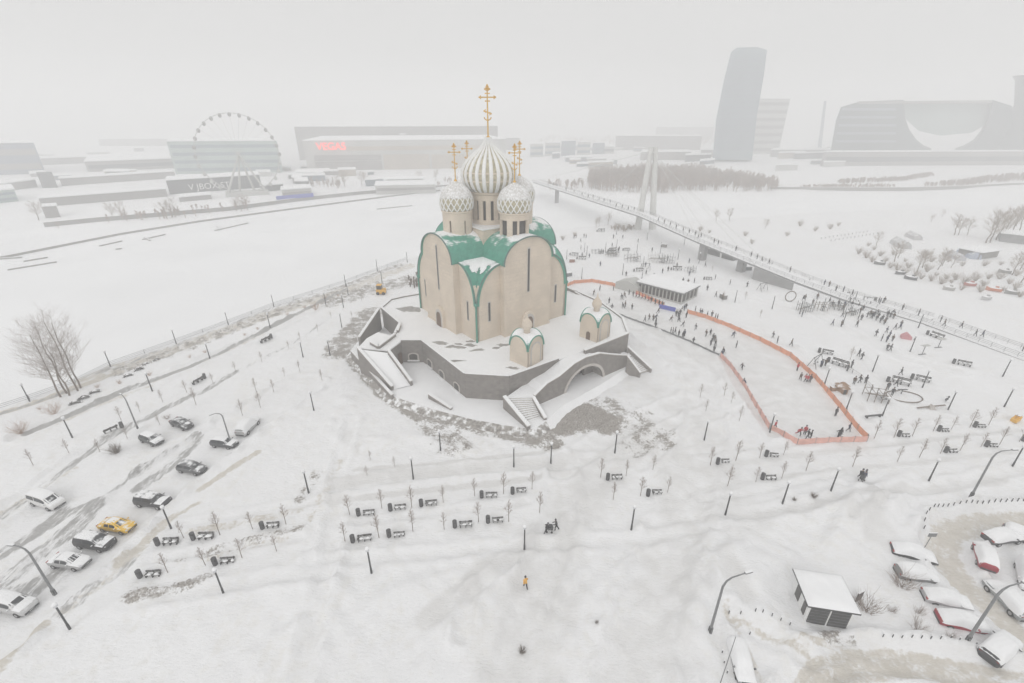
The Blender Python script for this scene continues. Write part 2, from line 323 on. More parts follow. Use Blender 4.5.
Pl([(562,462),(560,500),(556,530),(548,560),(534,592),(522,640),(508,690)], 2.2, .16, .22, .45, .05); Pl([(574,520),(566,560),(555,620),(545,690)], 1.0, .12, .16, .4)
Pl([(524,548),(508,566),(480,590),(466,606),(462,640)], .8, .18, .26, .4); Pl([(330,488),(450,471),(560,464),(640,452)], 1.1, .16, .2, .5); Pl([(310,566),(420,556),(520,546),(640,540),(720,528)], .8, .14, .18, .35)
Pl([(648,524),(780,512),(930,489),(1030,468)], .9, .14, .18, .35); Pl([(600,296),(650,336),(700,376),(706,430),(686,500),(650,600),(630,690)], 3.2, .14, .2, .38, .04); Pl([(560,470),(620,430),(690,400)], 2.0, .14, .2, .4)
Pl([(300,690),(330,560),(338,470),(352,420)], 1.0, .14, .2, .35); Pl([(130,604),(230,588),(330,576)], .8, .14, .2, .35); Pl([(150,560),(230,549),(300,540)], .6, .12, .14, .3); Pl([(150,530),(260,512),(330,500)], .6, .12, .14, .3)
Pl([(848,524),(886,490)], .35, .16, .12, .5); Pl([(862,528),(899,495)], .35, .16, .12, .5); Pl([(700,500),(760,492),(870,470)], .5, .12, .14, .3); Pl([(340,525),(450,512),(530,502)], .5, .1, .12, .4); Pl([(690,452),(780,446),(900,430),(1030,414)], .5, .1, .12, .35)
Pl([(-20,640),(60,570),(150,490),(240,424),(300,386)], 4.6, .14, .34, .25, .06); Pl([(-20,530),(60,470),(130,430)], 1.6, .12, .26, .3, .06); Pl([(20,436),(120,396),(262,335),(345,293),(400,276)], 1.5, .14, .24, .3, .04); Pl([(-10,418),(76,390),(200,342),(300,302),(405,265)], 1.2, .1, .2, .25)
Pl([(1050,519),(985,521),(950,530),(941,550),(956,576),(990,604),(1045,655)], 2.4, .24, .45, .25, .10); Pl([(795,700),(812,668),(850,656),(905,658),(960,668),(1050,690)], 1.8, .22, .4, .25, .10); Pl([(733,625),(768,642),(810,660)], 1.0, .12, .2, .2)
Pl([(735,690),(716,640),(704,600),(700,560),(735,540)], .7, .12, .2, .35); Pl([(690,690),(676,640),(690,590)], .5, .1, .16, .3); Pl([(780,400),(700,420),(640,470)], .6, .1, .14, .35); Pl([(720,352),(740,390),(772,436)], .7, .1, .2, .35); Pl([(870,446),(1000,430)], .5, .1, .12, .3)
Pl([(790,300),(850,330),(900,356),(960,372)], 1.6, .1, .14, .35); Pl([(860,350),(900,400),(950,412)], .8, .1, .12, .35); Pl([(700,320),(760,330),(820,362),(868,420)], .9, .12, .18, .4); Pl([(570,262),(640,272),(720,290),(800,310)], 1.2, .1, .12, .35)
for q, wd, h in (([(210,690),(290,640),(330,600)], 2.0, .3), ([(240,610),(330,590)], 1.6, .25), ([(380,600),(450,580),(500,572)], 1.4, .3), ([(560,640),(600,600),(612,570)], 1.6, .3), ([(690,640),(720,600),(712,570),(735,552)], 1.5, .5), ([(740,590),(765,568),(790,560)], 1.4, .45), ([(836,540),(862,516),(890,506)], 1.8, .6), ([(905,500),(880,486),(910,474)], 1.2, .4), ([(655,500),(690,470)], 1.6, .3), ([(350,450),(400,436),(470,452)], 1.5, .35), ([(330,430),(345,400)], 1.5, .4), ([(100,610),(180,596)], 1.4, .3), ([(420,690),(440,640),(480,612)], 1.2, .3), ([(745,535),(800,520),(850,512)], 1.4, .35), ([(870,640),(960,648)], .8, .4), ([(720,612),(790,626)], .8, .35)): drift(q, wd, h)
gn = rng.normal(size=16); Z[near] += np.clip(1-np.hypot(Xn, Yn-45)/120, 0, 1)*.07*sum(np.sin(Xn*math.cos(gn[i])*(.5+.22*i)+Yn*math.sin(gn[i]*3)*(.5+.22*i)+gn[i]*9+2*np.sin(Xn*.23*gn[i]+Yn*.19)) for i in range(16))/3.2
# ploughed heaps and drifts
for px, py, r, h in ((700,560,4,.5),(740,575,5,.7),(760,560,4,.5),(720,590,4,.6),(850,505,5,.9),(872,520,4,.6),(905,520,4,.5),(840,530,6,.5),(870,500,3,.6),(480,600,6,.4),(455,640,5,.35),(600,600,6,.4),(280,560,7,.3),(300,620,8,.4),(690,610,3,.5),(735,610,4,.7)):
    c = G(px, py); Z += h*np.exp(-((X-c[0])**2+(Y-c[1])**2)/r**2)*(1+.5*np.sin(X*1.7+py)*np.cos(Y*1.9))
_gn = len(xs); idx = np.arange(X.size).reshape(shp)
quads = np.stack([idx[:-1,:-1], idx[:-1,1:], idx[1:,1:], idx[1:,:-1]], -1).reshape(-1, 4)
me = bpy.data.meshes.new('ground'); me.vertices.add(X.size); me.vertices.foreach_set('co', np.stack([X, Y, Z], 1).ravel())
me.loops.add(quads.size); me.loops.foreach_set('vertex_index', quads.ravel()); me.polygons.add(len(quads)); me.polygons.foreach_set('loop_start', np.arange(0, quads.size, 4)); me.update(calc_edges=True)
me.polygons.foreach_set('use_smooth', np.ones(len(quads), bool))
ca = me.color_attributes.new('wear', 'FLOAT_COLOR', 'POINT'); ca.data.foreach_set('color', wear.ravel())
def ground_mat():
    m = bpy.data.materials.new('snow_ground'); m.use_nodes = True; N = m.node_tree.nodes; L = m.node_tree.links; b = N['Principled BSDF']; b.inputs['Roughness'].default_value = .8; b.inputs['Specular IOR Level'].default_value = .25
    at_ = N.new('ShaderNodeAttribute'); at_.attribute_name = 'wear'; sp_ = N.new('ShaderNodeSeparateColor'); L.new(at_.outputs['Color'], sp_.inputs[0])
    g = N.new('ShaderNodeNewGeometry')
    def noise(s, d=6, st=(1,1,1), rot=0, ro=.55):
        mp = N.new('ShaderNodeMapping'); mp.inputs['Scale'].default_value = st; mp.inputs['Rotation'].default_value = (0,0,rot); L.new(g.outputs['Position'], mp.inputs['Vector'])
        n = N.new('ShaderNodeTexNoise'); n.inputs['Scale'].default_value = s; n.inputs['Detail'].default_value = d; n.inputs['Roughness'].default_value = ro; L.new(mp.outputs[0], n.inputs['Vector']); return n.outputs['Fac']
    def thr(att, nz, lo, hi, soft):          # patchy coverage: the attribute lifts the noise over a threshold
        a = N.new('ShaderNodeMath'); a.operation = 'ADD'; L.new(att, a.inputs[0]); L.new(nz, a.inputs[1])
        r = N.new('ShaderNodeMapRange'); r.interpolation_type = 'SMOOTHSTEP'; r.inputs['From Min'].default_value = lo; r.inputs['From Max'].default_value = hi; L.new(a.outputs[0], r.inputs['Value'])
        q = N.new('ShaderNodeMath'); q.operation = 'MULTIPLY'; L.new(r.outputs[0], q.inputs[0])
        k = N.new('ShaderNodeMapRange'); k.inputs['From Max'].default_value = .12; L.new(att, k.inputs['Value']); L.new(k.outputs[0], q.inputs[1]); return q.outputs[0]
    def mixc(f, a, c):
        x = N.new('ShaderNodeMix'); x.data_type = 'RGBA'; L.new(f, x.inputs['Factor'])
        if isinstance(a, tuple): x.inputs['A'].default_value = (*a, 1)
        else: L.new(a, x.inputs['A'])
        if isinstance(c, tuple): x.inputs['B'].default_value = (*c, 1)
        else: L.new(c, x.inputs['B'])
        return x.outputs['Result']
    def two(a_, b_):
        x = N.new('ShaderNodeMix'); x.data_type = 'FLOAT'; x.inputs['Factor'].default_value = .42; L.new(a_, x.inputs['A']); L.new(b_, x.inputs['B'])
        r = N.new('ShaderNodeMapRange'); r.clamp = False; r.inputs['From Min'].default_value = .35; r.inputs['From Max'].default_value = .65; r.inputs['To Min'].default_value = .26; r.inputs['To Max'].default_value = .74; L.new(x.outputs['Result'], r.inputs['Value']); return r.outputs[0]
    speck_ = noise(5.0, 4, (1,1,1), 0, .8); sr = N.new('ShaderNodeMapRange'); sr.inputs['From Min'].default_value = .38; sr.inputs['From Max'].default_value = .66; L.new(speck_, sr.inputs['Value']); speck = sr.outputs[0]
    big = noise(.06, 5); base = mixc(big, (.775,.775,.785), (.885,.89,.90)); base = mixc(thr(noise(.18, 8, (1,.5,1), .7, .7), noise(1.1, 6), .98, 1.25, 0), base, (.80,.795,.785))
    fine = noise(.9, 8, ro=.65)
    p2 = thr(sp_.outputs['Blue'], noise(.35, 7), .62, 1.2, 0); c = mixc(p2, base, (.715,.71,.705))
    p0 = thr(sp_.outputs['Red'], two(noise(.5, 9, (1,1,1), 0, .72), noise(2.6, 6, (1,1,1), .4, .7)), .80, 1.08, 0); c = mixc(p0, c, mixc(fine, (.50,.465,.41), (.74,.71,.66)))
    p1 = thr(sp_.outputs['Green'], two(noise(.45, 9, (1,1,1), 0, .7), noise(2.8, 7, (1,1,1), .8, .75)), .84, 1.00, 0); c = mixc(p1, c, mixc(speck, (.18,.158,.142), (.54,.515,.485)))
    p3 = thr(at_.outputs['Alpha'], two(noise(.5, 9, (1,.16,1), RUT, .72), noise(2.6, 6, (1,.3,1), RUT, .7)), .83, 1.02, 0); c = mixc(p3, c, mixc(fine, (.26,.26,.26), (.55,.54,.53)))
    L.new(c, b.inputs['Base Color'])
    h1 = noise(.5, 6); h2 = noise(2.5, 6, (.6,1.6,1), .6)
    ad = N.new('ShaderNodeMath'); ad.operation = 'MULTIPLY_ADD'; L.new(h2, ad.inputs[0]); ad.inputs[1].default_value = .35; L.new(h1, ad.inputs[2])
    bp = N.new('ShaderNodeBump'); bp.inputs['Strength'].default_value = .8; bp.inputs['Distance'].default_value = .35; L.new(ad.outputs[0], bp.inputs['Height']); L.new(bp.outputs[0], b.inputs['Normal'])
    return m
M['ground'] = ground_mat(); me.materials.append(M['ground'])
ZG = Z.reshape(shp).copy()
def gz(p):                                   # height of the finished snow surface
    i = int(np.clip(np.searchsorted(xs, p[0])-1, 0, len(xs)-2)); j = int(np.clip(np.searchsorted(ys, p[1])-1, 0, len(ys)-2))
    a = (p[0]-xs[i])/(xs[i+1]-xs[i]); b = (p[1]-ys[j])/(ys[j+1]-ys[j])
    return float((ZG[j,i]*(1-a)+ZG[j,i+1]*a)*(1-b)+(ZG[j+1,i]*(1-a)+ZG[j+1,i+1]*a)*b)
go = bpy.data.objects.new('ground', me); C.objects.link(go); tag(go, None, None, kind='structure')
rv = MB().add([(-1500,60,-1.15),(1500,60,-1.15),(1500,700,-1.15),(-1500,700,-1.15)], [(0,1,2,3)]).build('frozen_river', mat('river_snow', (.85,.855,.865), .75, .04, .03, .4, .25)); tag(rv, None, None, kind='structure')
# ------------------------------------------------------------------ the church
A = math.radians(37.5); er = np.array([math.cos(A), math.sin(A)]); el = np.array([-er[1], er[0]])
C0 = G(477.4, 342.3, 6.0); HALF = 12.25
CC = C0+HALF*(er+el)
church = thing('church', 'large cream five-domed church with arched green roof and gilt crosses on a stone terrace', 'church', (CC[0], CC[1], 6.0), A)
def arc(cx, rx, z0, rz, a0, a1, n): return [(cx+rx*math.cos(a0+(a1-a0)*i/n), z0+rz*math.sin(a0+(a1-a0)*i/n)) for i in range(n+1)]
SPR, RISE, QB, QR, PJ = 15.7, 4.75, 8.15, 7.4, 1.4
w_ = MB(); roof = MB(); trim = MB(); 
sides = []
for k in range(4):
    a = -PI/2+k*PI/2; n = np.array([math.cos(a), math.sin(a)]); d = np.array([-n[1], n[0]]); sides.append((n, d))
    O = n*HALF
    w_.slab([(-6.25,-1.5),(6.25,-1.5)]+arc(0, 6.25, SPR, RISE, 0, PI, 28), O, d, n, -.6, PJ)
    for sg in (-1, 1):
        q = [(sg*12.25,-1.5),(sg*12.25,QB)]+[(sg*(6.25+6*math.cos(t)), QB+QR*math.sin(t)) for t in np.linspace(0, PI/2, 16)]+[(sg*6.25,-1.5)]
        w_.slab(q, O, d, n, -.6, 0)
        # quarter vault over the corner bay, seen as green lobes that meet in a gutter
        top = [(sg*(6.2+6.04*math.cos(t)), QB-.1+(QR+.25)*math.sin(t)) for t in np.linspace(0, PI/2, 20)]
        bot = [(x*.95, z-.3) for x, z in top][::-1]
        roof.slab(top+bot, O, d, n, -6.2, .22)
        trim.tube([(O[0]+d[0]*x+n[0]*.24, O[1]+d[1]*x+n[1]*.24, z-.08) for x, z in top], .13, 6)
    top = arc(0, 6.45, SPR, RISE+.16, -.04, PI+.04, 40); bot = [(x*.97, z-.2) for x, z in top][::-1]
    roof.slab(top+bot, (0,0), d, n, .5, HALF+PJ+.3)
    trim.tube([(d[0]*x+n[0]*(HALF+PJ+.31), d[1]*x+n[1]*(HALF+PJ+.31), z-.1) for x, z in top], .15, 6)
walls = w_.build('wall', M['church'], church)
rf = roof.build('roof', M['green'], church); trim.build('eaves', M['darktrim'], rf)
def qz(s): s = np.clip(s, .001, 6.0); return QB-.1+(QR+.25)*math.sqrt(max(0, 1-((6.1-s)/6.2)**2))
for cx_, cy2 in ((-1,-1),(1,-1),(1,1),(-1,1)):
    sm_ = MB(); sm_.sm = True; n_ = 22; g_ = {}; vs = []; rq = random.Random(cx_*3+cy2)
    ph = [rq.uniform(0, 6) for _ in range(4)]
    for i in range(n_+1):
        for j in range(n_+1):
            s_, t_ = .8+5.6*i/n_, .8+5.6*j/n_; g_[i, j] = len(vs); vs.append((cx_*(12.25-s_), cy2*(12.25-t_), qz(max(s_, t_))+.13))
    def keep(i, j):
        s_, t_ = .8+5.6*(i+.5)/n_, .8+5.6*(j+.5)/n_; m_ = max(s_, t_); lo_ = min(s_, t_)
        return m_ > 2.3+.45*math.sin(2.1*(s_-t_)+ph[0])+.35*math.sin(5.3*(s_-t_)+ph[1]) and lo_ > .95+.3*math.sin(3*m_+ph[2])
    sm_.add(vs, [(g_[i,j], g_[i+1,j], g_[i+1,j+1], g_[i,j+1]) for i in range(n_) for j in range(n_) if keep(i, j)]); sm_.build('roof_snow', M['snow'], rf)
MB().box((0,0,14.6),(12.3,12.3,2.0)).build('roof_core', M['green'], rf)
# gutter pipe on each corner of the building
for sx_ in (-1, 1):
    for sy_ in (-1, 1):
        g = MB(); g.tube([(sx_*12.36, sy_*12.36, -.4), (sx_*12.36, sy_*12.36, 7.7)], .2, 8); g.lathe([(.2,7.6),(.34,8.0),(.4,8.3),(.1,8.6)], 10, (sx_*12.36, sy_*12.36, 0))
        g.build('downpipe', M['greentrim'], church)
def wallbit(name, m, side, prof, a, b, parent=None): 
    n, d = sides[side]; return MB().slab(prof, n*HALF, d, n, a, b).build(name, m, parent or church)
def archprof(w, z0, z1): return [(-w,z0),(w,z0)]+arc(0, w, z1, w*1.1, 0, PI, 10)
for k in range(4):
    def slit(s, z0, z1, out):
        f = wallbit('window', M['stonelight'], k, [(s-.36,z0-.2),(s+.36,z0-.2),(s+.36,z1+.25),(s-.36,z1+.25)], out-.01, out+.05)
        wallbit('pane', M['dark'], k, [(s-.24,z0),(s+.24,z0),(s+.24,z1),(s-.24,z1)], out+.02, out+.075, f)
    slit(0, 8.9 if k in (0,1) else 8.5, 18.0, PJ)
    slit(-9.1, 4.0, 8.0, 0); slit(9.1, 4.0, 8.0, 0)
    p = wallbit('portal', M['cream'], k, archprof(1.75, -.5, 2.6), PJ-.1, PJ+.55)
    wallbit('portal_arch', M['stonelight'], k, archprof(1.35, -.5, 2.5), PJ+.5, PJ+.62, p)
    wallbit('door', M['wooddoor'], k, archprof(.95, -.5, 2.3), PJ+.55, PJ+.68, church)
    # thin pilaster lines on the central bay
    wallbit('plinth', M['cream'], k, [(-6.35,-.5),(6.35,-.5),(6.35,.35),(-6.35,.35)], PJ-.05, PJ+.12)
def drum(r, z0, z1, opens, n=96, th=.45):
    m = MB(); zs = sorted({z0, z1, *[o[2] for o in opens], *[o[3] for o in opens]}); hole = {}
    for i in range(n):
        a = 2*PI*(i+.5)/n
        for j in range(len(zs)-1):
            zc = (zs[j]+zs[j+1])/2
            hole[i, j] = any(abs((a-o[0]+PI)%(2*PI)-PI) < o[1] and o[2] < zc < o[3] for o in opens)
    P = lambda i, z, R: (R*math.cos(2*PI*i/n), R*math.sin(2*PI*i/n), z)
    for (i, j), h in hole.items():
        za, zb = zs[j], zs[j+1]
        if not h: m.add([P(i,za,r),P(i+1,za,r),P(i+1,zb,r),P(i,zb,r)], [(0,1,2,3)])
        else:
            if not hole[(i-1)%n, j]: m.add([P(i,za,r),P(i,za,r-th),P(i,zb,r-th),P(i,zb,r)], [(0,1,2,3)])
            if not hole[(i+1)%n, j]: m.add([P(i+1,za,r),P(i+1,za,r-th),P(i+1,zb,r-th),P(i+1,zb,r)], [(0,1,2,3)])
            m.add([P(i,za,r),P(i+1,za,r),P(i+1,za,r-th),P(i,za,r-th)], [(0,1,2,3)]); m.add([P(i,zb,r),P(i+1,zb,r),P(i+1,zb,r-th),P(i,zb,r-th)], [(3,2,1,0)])
    return m
def cross(parent, z0, h, rz=-A):
    m = MB(); t = h*.0125
    m.tube([(0,0,z0),(0,0,z0+h)], [t*1.3, t], 6)
    def bar(z, w, dz=0):
        m.tube([(-w,0,z-dz),(w,0,z+dz)], t, 6)
        for sg in (-1, 1):
            m.ball((sg*w,0,z+dz*sg), t*1.5, 8); m.ball((sg*(w-t*2),0,z+dz*sg+t*1.7), t*1.1, 6); m.ball((sg*(w-t*2),0,z+dz*sg-t*1.7), t*1.1, 6)
    bar(z0+h*.78, h*.165); bar(z0+h*.93, h*.05); bar(z0+h*.50, h*.07, -h*.025)
    for q in (.71, .85): m.tube([(-h*.04,0,z0+h*q),(h*.04,0,z0+h*q)], t*.8, 5); m.ball((-h*.04,0,z0+h*q), t*1.2, 6); m.ball((h*.04,0,z0+h*q), t*1.2, 6)
    m.ball((0,0,z0+h), t*1.6, 8); m.ball((-t*1.7,0,z0+h-t*2), t*1.1, 6); m.ball((t*1.7,0,z0+h-t*2), t*1.1, 6)
    m.tube([(h*.075*math.cos(q), 0, z0+h*.42+h*.07*math.sin(q)) for q in np.linspace(PI*1.05, PI*1.95, 9)], t*.9, 6)   # crescent
    m.lathe([(t*3,z0-.05),(t*4,z0+.15),(t*3,z0+.35),(t*1.4,z0+.5)], 10)
    return m.build('cross', M['gold'], parent, (0,0,0), rz)
# pedestal and central drum
pd = MB(); pd.box((0,0,19.0),(11.4,11.4,4.1)); pd = pd.build('pedestal', M['church'], church)
MB().box((0,0,21.16),(11.8,11.8,.22)).build('pedestal_snow', M['snow'], pd)
dm = drum(3.85, 21.0, 27.7, [(2*PI*(k+.5)/14, .075, 22.2, 26.2) for k in range(14)], 140).build('central_drum', M['church'], church)
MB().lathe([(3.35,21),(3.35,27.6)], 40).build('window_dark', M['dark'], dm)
MB().lathe([(3.87,27.3),(4.15,27.5),(4.25,27.75),(4.0,27.95)], 48).build('cornice', M['cream'], dm)
prof = [(4.05,27.9),(4.9,28.6),(5.5,29.7),(5.78,31.0),(5.66,32.1),(5.1,33.3),(4.15,34.4),(3.05,35.3),(2.05,36.1),(1.3,36.8),(.8,37.5),(.5,38.3)]
md = MB(); md.sm = True; md.lathe(prof, 64)
cdome = md.build('central_dome', M['goldmesh'], church)
rb = MB(); nr = 24
fp = []
for i in range(len(prof)-1):
    for t in np.linspace(0, 1, 3, endpoint=False): fp.append((prof[i][0]+(prof[i+1][0]-prof[i][0])*t, prof[i][1]+(prof[i+1][1]-prof[i][1])*t))
fp.append(prof[-1])
for k in range(nr):
    a = 2*PI*k/nr; vs = []
    for r, z in fp:
        hw = min(.40, .05+r*.07)
        for s in (-1, 1): vs.append((r*math.cos(a)-s*hw*math.sin(a), r*math.sin(a)+s*hw*math.cos(a), z))
        for s in (1, -1): vs.append(((r+.2)*math.cos(a)-s*hw*.7*math.sin(a), (r+.2)*math.sin(a)+s*hw*.7*math.cos(a), z+.05))
    n = len(fp); rb.add(vs, [(4*i+j, 4*i+(j+1)%4, 4*i+4+(j+1)%4, 4*i+4+j) for i in range(n-1) for j in range(4)])
rb.build('rib', M['white'], cdome)
for q in (30.2, 31.8): MB().lathe([(np.interp(q,[p[1] for p in prof],[p[0] for p in prof])+.05, q-.14),(np.interp(q,[p[1] for p in prof],[p[0] for p in prof])+.09, q+.14)], 64, cap=False).build('band', M['cream'], cdome)
cross(cdome, 38.1, 9.6)
M['scale'] = mat('snowy_scales', (.84,.84,.84), .8, .02, 2)
def scale_mat():
    m = M['scale']; N = m.node_tree.nodes; L = m.node_tree.links; b = N['Principled BSDF']
    tc = N.new('ShaderNodeTexCoord'); vo = N.new('ShaderNodeTexVoronoi'); vo.inputs['Scale'].default_value = 2.6; L.new(tc.outputs['Object'], vo.inputs['Vector'])
    no = N.new('ShaderNodeTexNoise'); no.inputs['Scale'].default_value = .8; L.new(tc.outputs['Object'], no.inputs['Vector'])
    r = N.new('ShaderNodeMapRange'); r.inputs['From Min'].default_value = .32; r.inputs['From Max'].default_value = .5; L.new(vo.outputs['Distance'], r.inputs['Value'])
    q = N.new('ShaderNodeMath'); q.operation = 'MULTIPLY'; L.new(r.outputs[0], q.inputs[0]); L.new(no.outputs['Fac'], q.inputs[1])
    x = N.new('ShaderNodeMix'); x.data_type = 'RGBA'; L.new(q.outputs[0], x.inputs['Factor']); x.inputs['A'].default_value = (.84,.84,.845,1); x.inputs['B'].default_value = (.42,.40,.36,1); L.new(x.outputs['Result'], b.inputs['Base Color'])
scale_mat()
def small_tower(cx, cy_, opens, top_z=24.6):
    R = 3.05
    d = drum(R, 16.5, top_z, opens).build('small_drum', M['church'], church, (cx, cy_, 0))
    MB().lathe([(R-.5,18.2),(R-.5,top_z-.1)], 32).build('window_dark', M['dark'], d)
    MB().lathe([(R+.02,top_z-.25),(R+.2,top_z-.1),(R+.22,top_z+.12),(R,top_z+.2)], 40).build('cornice', M['cream'], d)
    z = top_z
    b = MB(); b.sm = True
    b.lathe([(R,z+.15),(R+.22,z+.6),(R+.35,z+1.5),(R+.3,z+2.3),(R+.12,z+2.9),(2.85,z+3.6),(2.3,z+4.3),(1.5,z+4.9),(.7,z+5.3),(.22,z+5.6)], 48)
    dome = b.build('small_dome', M['goldmesh'], church, (cx, cy_, 0))
    lt = MB(); n = 18; bp = [(R+.05,z+.2),(R+.27,z+.6),(R+.38,z+1.1),(R+.41,z+1.6),(R+.38,z+2.1),(R+.30,z+2.6),(R+.14,z+2.95)]
    for k in range(n):
        for sg in (-1, 1):
            lt.tube([(r*math.cos(a:=2*PI*(k+sg*2.0*i/6*.75)/n), r*math.sin(a), q) for i, (r, q) in enumerate(bp)], .13, 4, False)
    lt.build('lattice', M['white'], dome)
    sn = MB(); sn.sm = True; sn.lathe([(R+.24,z+2.72),(R+.2,z+3.05),(2.97,z+3.72),(2.42,z+4.42),(1.6,z+5.03),(.8,z+5.42),(.25,z+5.8)], 48); sn.build('dome_snow', M['scale'], dome)
    cross(dome, z+5.65, 7.1)
slits = [(2*PI*(k+.5)/6, .085, 19.6, 22.9) for k in range(6)]
small_tower(4.0-HALF, 0, slits); small_tower(8.25, 0, slits); small_tower(0, 8.25, slits)
ca_ = -PI/2-A*0
_ac = math.atan2(-1, 0)
small_tower(0, 3.4-HALF, [(_ac-.62, .16, 19.9, 23.3), (_ac+.02, .36, 19.9, 23.3), (_ac+1.0, .3, 19.9, 23.3), (_ac-1.5, .3, 19.9, 23.3), (_ac+PI, .36, 19.9, 23.3)])
# ------------------------------------------------------------------ terrace under the church
ZT, ZL = 6.0, 1.0
terrace = thing('stone_terrace', 'grey stone terrace with stairs and an arched ramp carrying the five-domed church', 'terrace', (CC[0], CC[1], 0))
def TB(m, name, mats, parent=terrace):
    o = m.build(name, mats, parent); o.matrix_parent_inverse = Matrix.Translation((-CC[0], -CC[1], 0)); return o
U = [G(x, y, ZT) for x, y in ((558,359.5),(509,377),(465,374.5),(421.8,341),(401,341),(388.5,350.5),(371,341.5),(378,346.6),(395,334),(400,323.8),(381.5,308.2),(391,300),(404,297),(422,294),(440,288),(470,284),(522,286),(575.6,291.5),(600,302),(622.5,318.6),(628,333.5),(584.5,350.5),(575,354))]
U = [U[i] for i in range(len(U)) if i not in (6,7)]
TB(MB().poly(U, -.5, ZT-.25), 'retaining_wall', M['stone'])
TB(MB().poly(U, ZT-.26, ZT+.0), 'terrace_snow', M['snow'])
def coping(pts, w=.55, h=.5, z=ZT+.32, mm='stonelight', name='parapet'):
    m = MB(); m.mi = 0
    for a, b in zip(pts[:-1], pts[1:]): m.beam((*a, z), (*b, z), w, h)
    m.mi = 1
    for a, b in zip(pts[:-1], pts[1:]): m.beam((*a, z+.09), (*b, z+.09), w*.92, .1)
    return TB(m, name, [M['stone'], M['snow']])
coping(U[0:5]); coping(U[6:12]); coping([U[-3], U[-2]]) ; coping(U[15:-2])
# windows and door in the walls below
def wall_window(px, py, i, w=2.3, h=1.45):
    A_, B_ = U[i], U[i+1]; s, z = onplane(px, py, A_, B_); L_ = np.hypot(*(B_-A_)); d = (B_-A_)/L_; n = np.array([d[1], -d[0]])
    if np.dot(n, -A_) < 0: n = -n
    O = A_+d*s
    f = TB(MB().slab([(-w/2,z-h/2),(w/2,z-h/2)]+arc(0, w/2, z+h*.3, h*.4, 0, PI, 8), O, d, n, -.1, .14), 'window', M['stonelight'])
    o = MB().slab([(-w*.37,z-h*.38),(w*.37,z-h*.38)]+arc(0, w*.37, z+h*.25, h*.3, 0, PI, 8), O, d, n, .05, .17).build('pane', M['dark'], f)
    o.matrix_parent_inverse = Matrix.Translation((0,0,0))
    MB().slab([(-w*.55,z-h*.56),(w*.55,z-h*.56),(w*.55,z-h*.44),(-w*.55,z-h*.44)], O, d, n, .1, .45).build('snowy_sill', M['snow'], f)
for px, py, i in ((457,387,2),(442,374.5,2),(430,363.5,2),(413.5,357,3),(386,328,8)): wall_window(px, py, i)
s_, z_ = 0, 0
A_, B_ = U[4], U[5]; d = (B_-A_)/np.hypot(*(B_-A_)); n = np.array([d[1], -d[0]]); n = n if np.dot(n, -A_) > 0 else -n
TB(MB().slab([(.3+a, b) for a, b in ((0,ZL),(1.5,ZL),(1.5,3.2),(1.2,3.7),(.3,3.7),(0,3.2))], A_, d, n, -.2, .1), 'door', M['wooddoor'])
# lower terrace with a battered rubble foot
Lw = [G(x, y, ZL) for x, y in ((351,353),(367,372),(391,395.5),(433,409),(470,418.5),(505,425),(534,429),(546,421),(562,406),(600,385),(628,367),(600,340),(500,330),(400,320),(368,330))]
ft = MB().poly(Lw[:], -.6, ZL-.08, 2.0)
for i_, f_ in enumerate(ft.f):
    c_ = np.mean([ft.v[k] for k in f_], 0); px_, py_ = proj(c_); ft.m[i_] = 0 if px_ < 556 and py_ > 345 and len(f_) == 4 else 1
TB(ft, 'rubble_foot', [M['rubble'], M['snow']])
TB(MB().poly(Lw, ZL-.12, ZL), 'ledge_snow', M['snow'])
def sloped(a, b, w, drop, name='parapet', mats=None):
    """wall along a..b (x,y,z tops) standing on the ground, with a snowy pale cap"""
    m = MB(); a = np.array(a, float); b = np.array(b, float); d = (b-a)[:2]; L_ = np.hypot(*d); nn_ = np.array([-d[1], d[0]])/L_
    m.mi = 0; m.slab([(0,drop),(L_,drop),(L_,b[2]),(0,a[2])], a[:2], d/L_, nn_, -w/2, w/2)
    m.mi = 1; m.beam(a, b, w*1.3, .12, .14); m.mi = 2; m.beam(a, b, w*1.15, .1, .24)
    return TB(m, name, [M['stone'], M['stonelight'], M['snow']])
P3 = lambda x, y, z: (*G(x, y, z), z)
# stair flights on the far end, three walls running down to the ledge
cA, cB = P3(388.5,350.5,6.3), P3(411.4,381.5,1.9); bA, bB = P3(358,347.6,6.1), P3(392.3,386.6,1.8); aA, aB = P3(351.4,350.6,2.6), P3(392.3,395.2,1.5)
sloped(cA, cB, .5, .2); sloped(bA, bB, .5, .2); sloped(aA, aB, .45, -.2)
def flight(a0, a1, b0, b1, n=22):            # a snowed-over flight between two walls
    m = MB(); a0, a1, b0, b1 = map(np.array, (a0, a1, b0, b1))
    for i in range(n):
        p, q = a0+(b0-a0)*i/n, a0+(b0-a0)*(i+1)/n; r, s = a1+(b1-a1)*i/n, a1+(b1-a1)*(i+1)/n; z = p[2]
        vs = [(p[0],p[1],.1),(q[0],q[1],.1),(s[0],s[1],.1),(r[0],r[1],.1),(p[0],p[1],z),(q[0],q[1],z),(s[0],s[1],z),(r[0],r[1],z)]
        m.add(vs, [(0,1,2,3),(4,5,6,7),(0,1,5,4),(1,2,6,5),(2,3,7,6),(3,0,4,7)])
    return TB(m, 'staircase', mat('snowy_steps_%d' % n, (.50,.48,.46), .85, .15, 2, snow=.3, nz=(.35,.8)))
lo = lambda p, dz: (p[0], p[1], p[2]-dz)
m = MB(); m.sm = True; nn_ = 14; vs = []
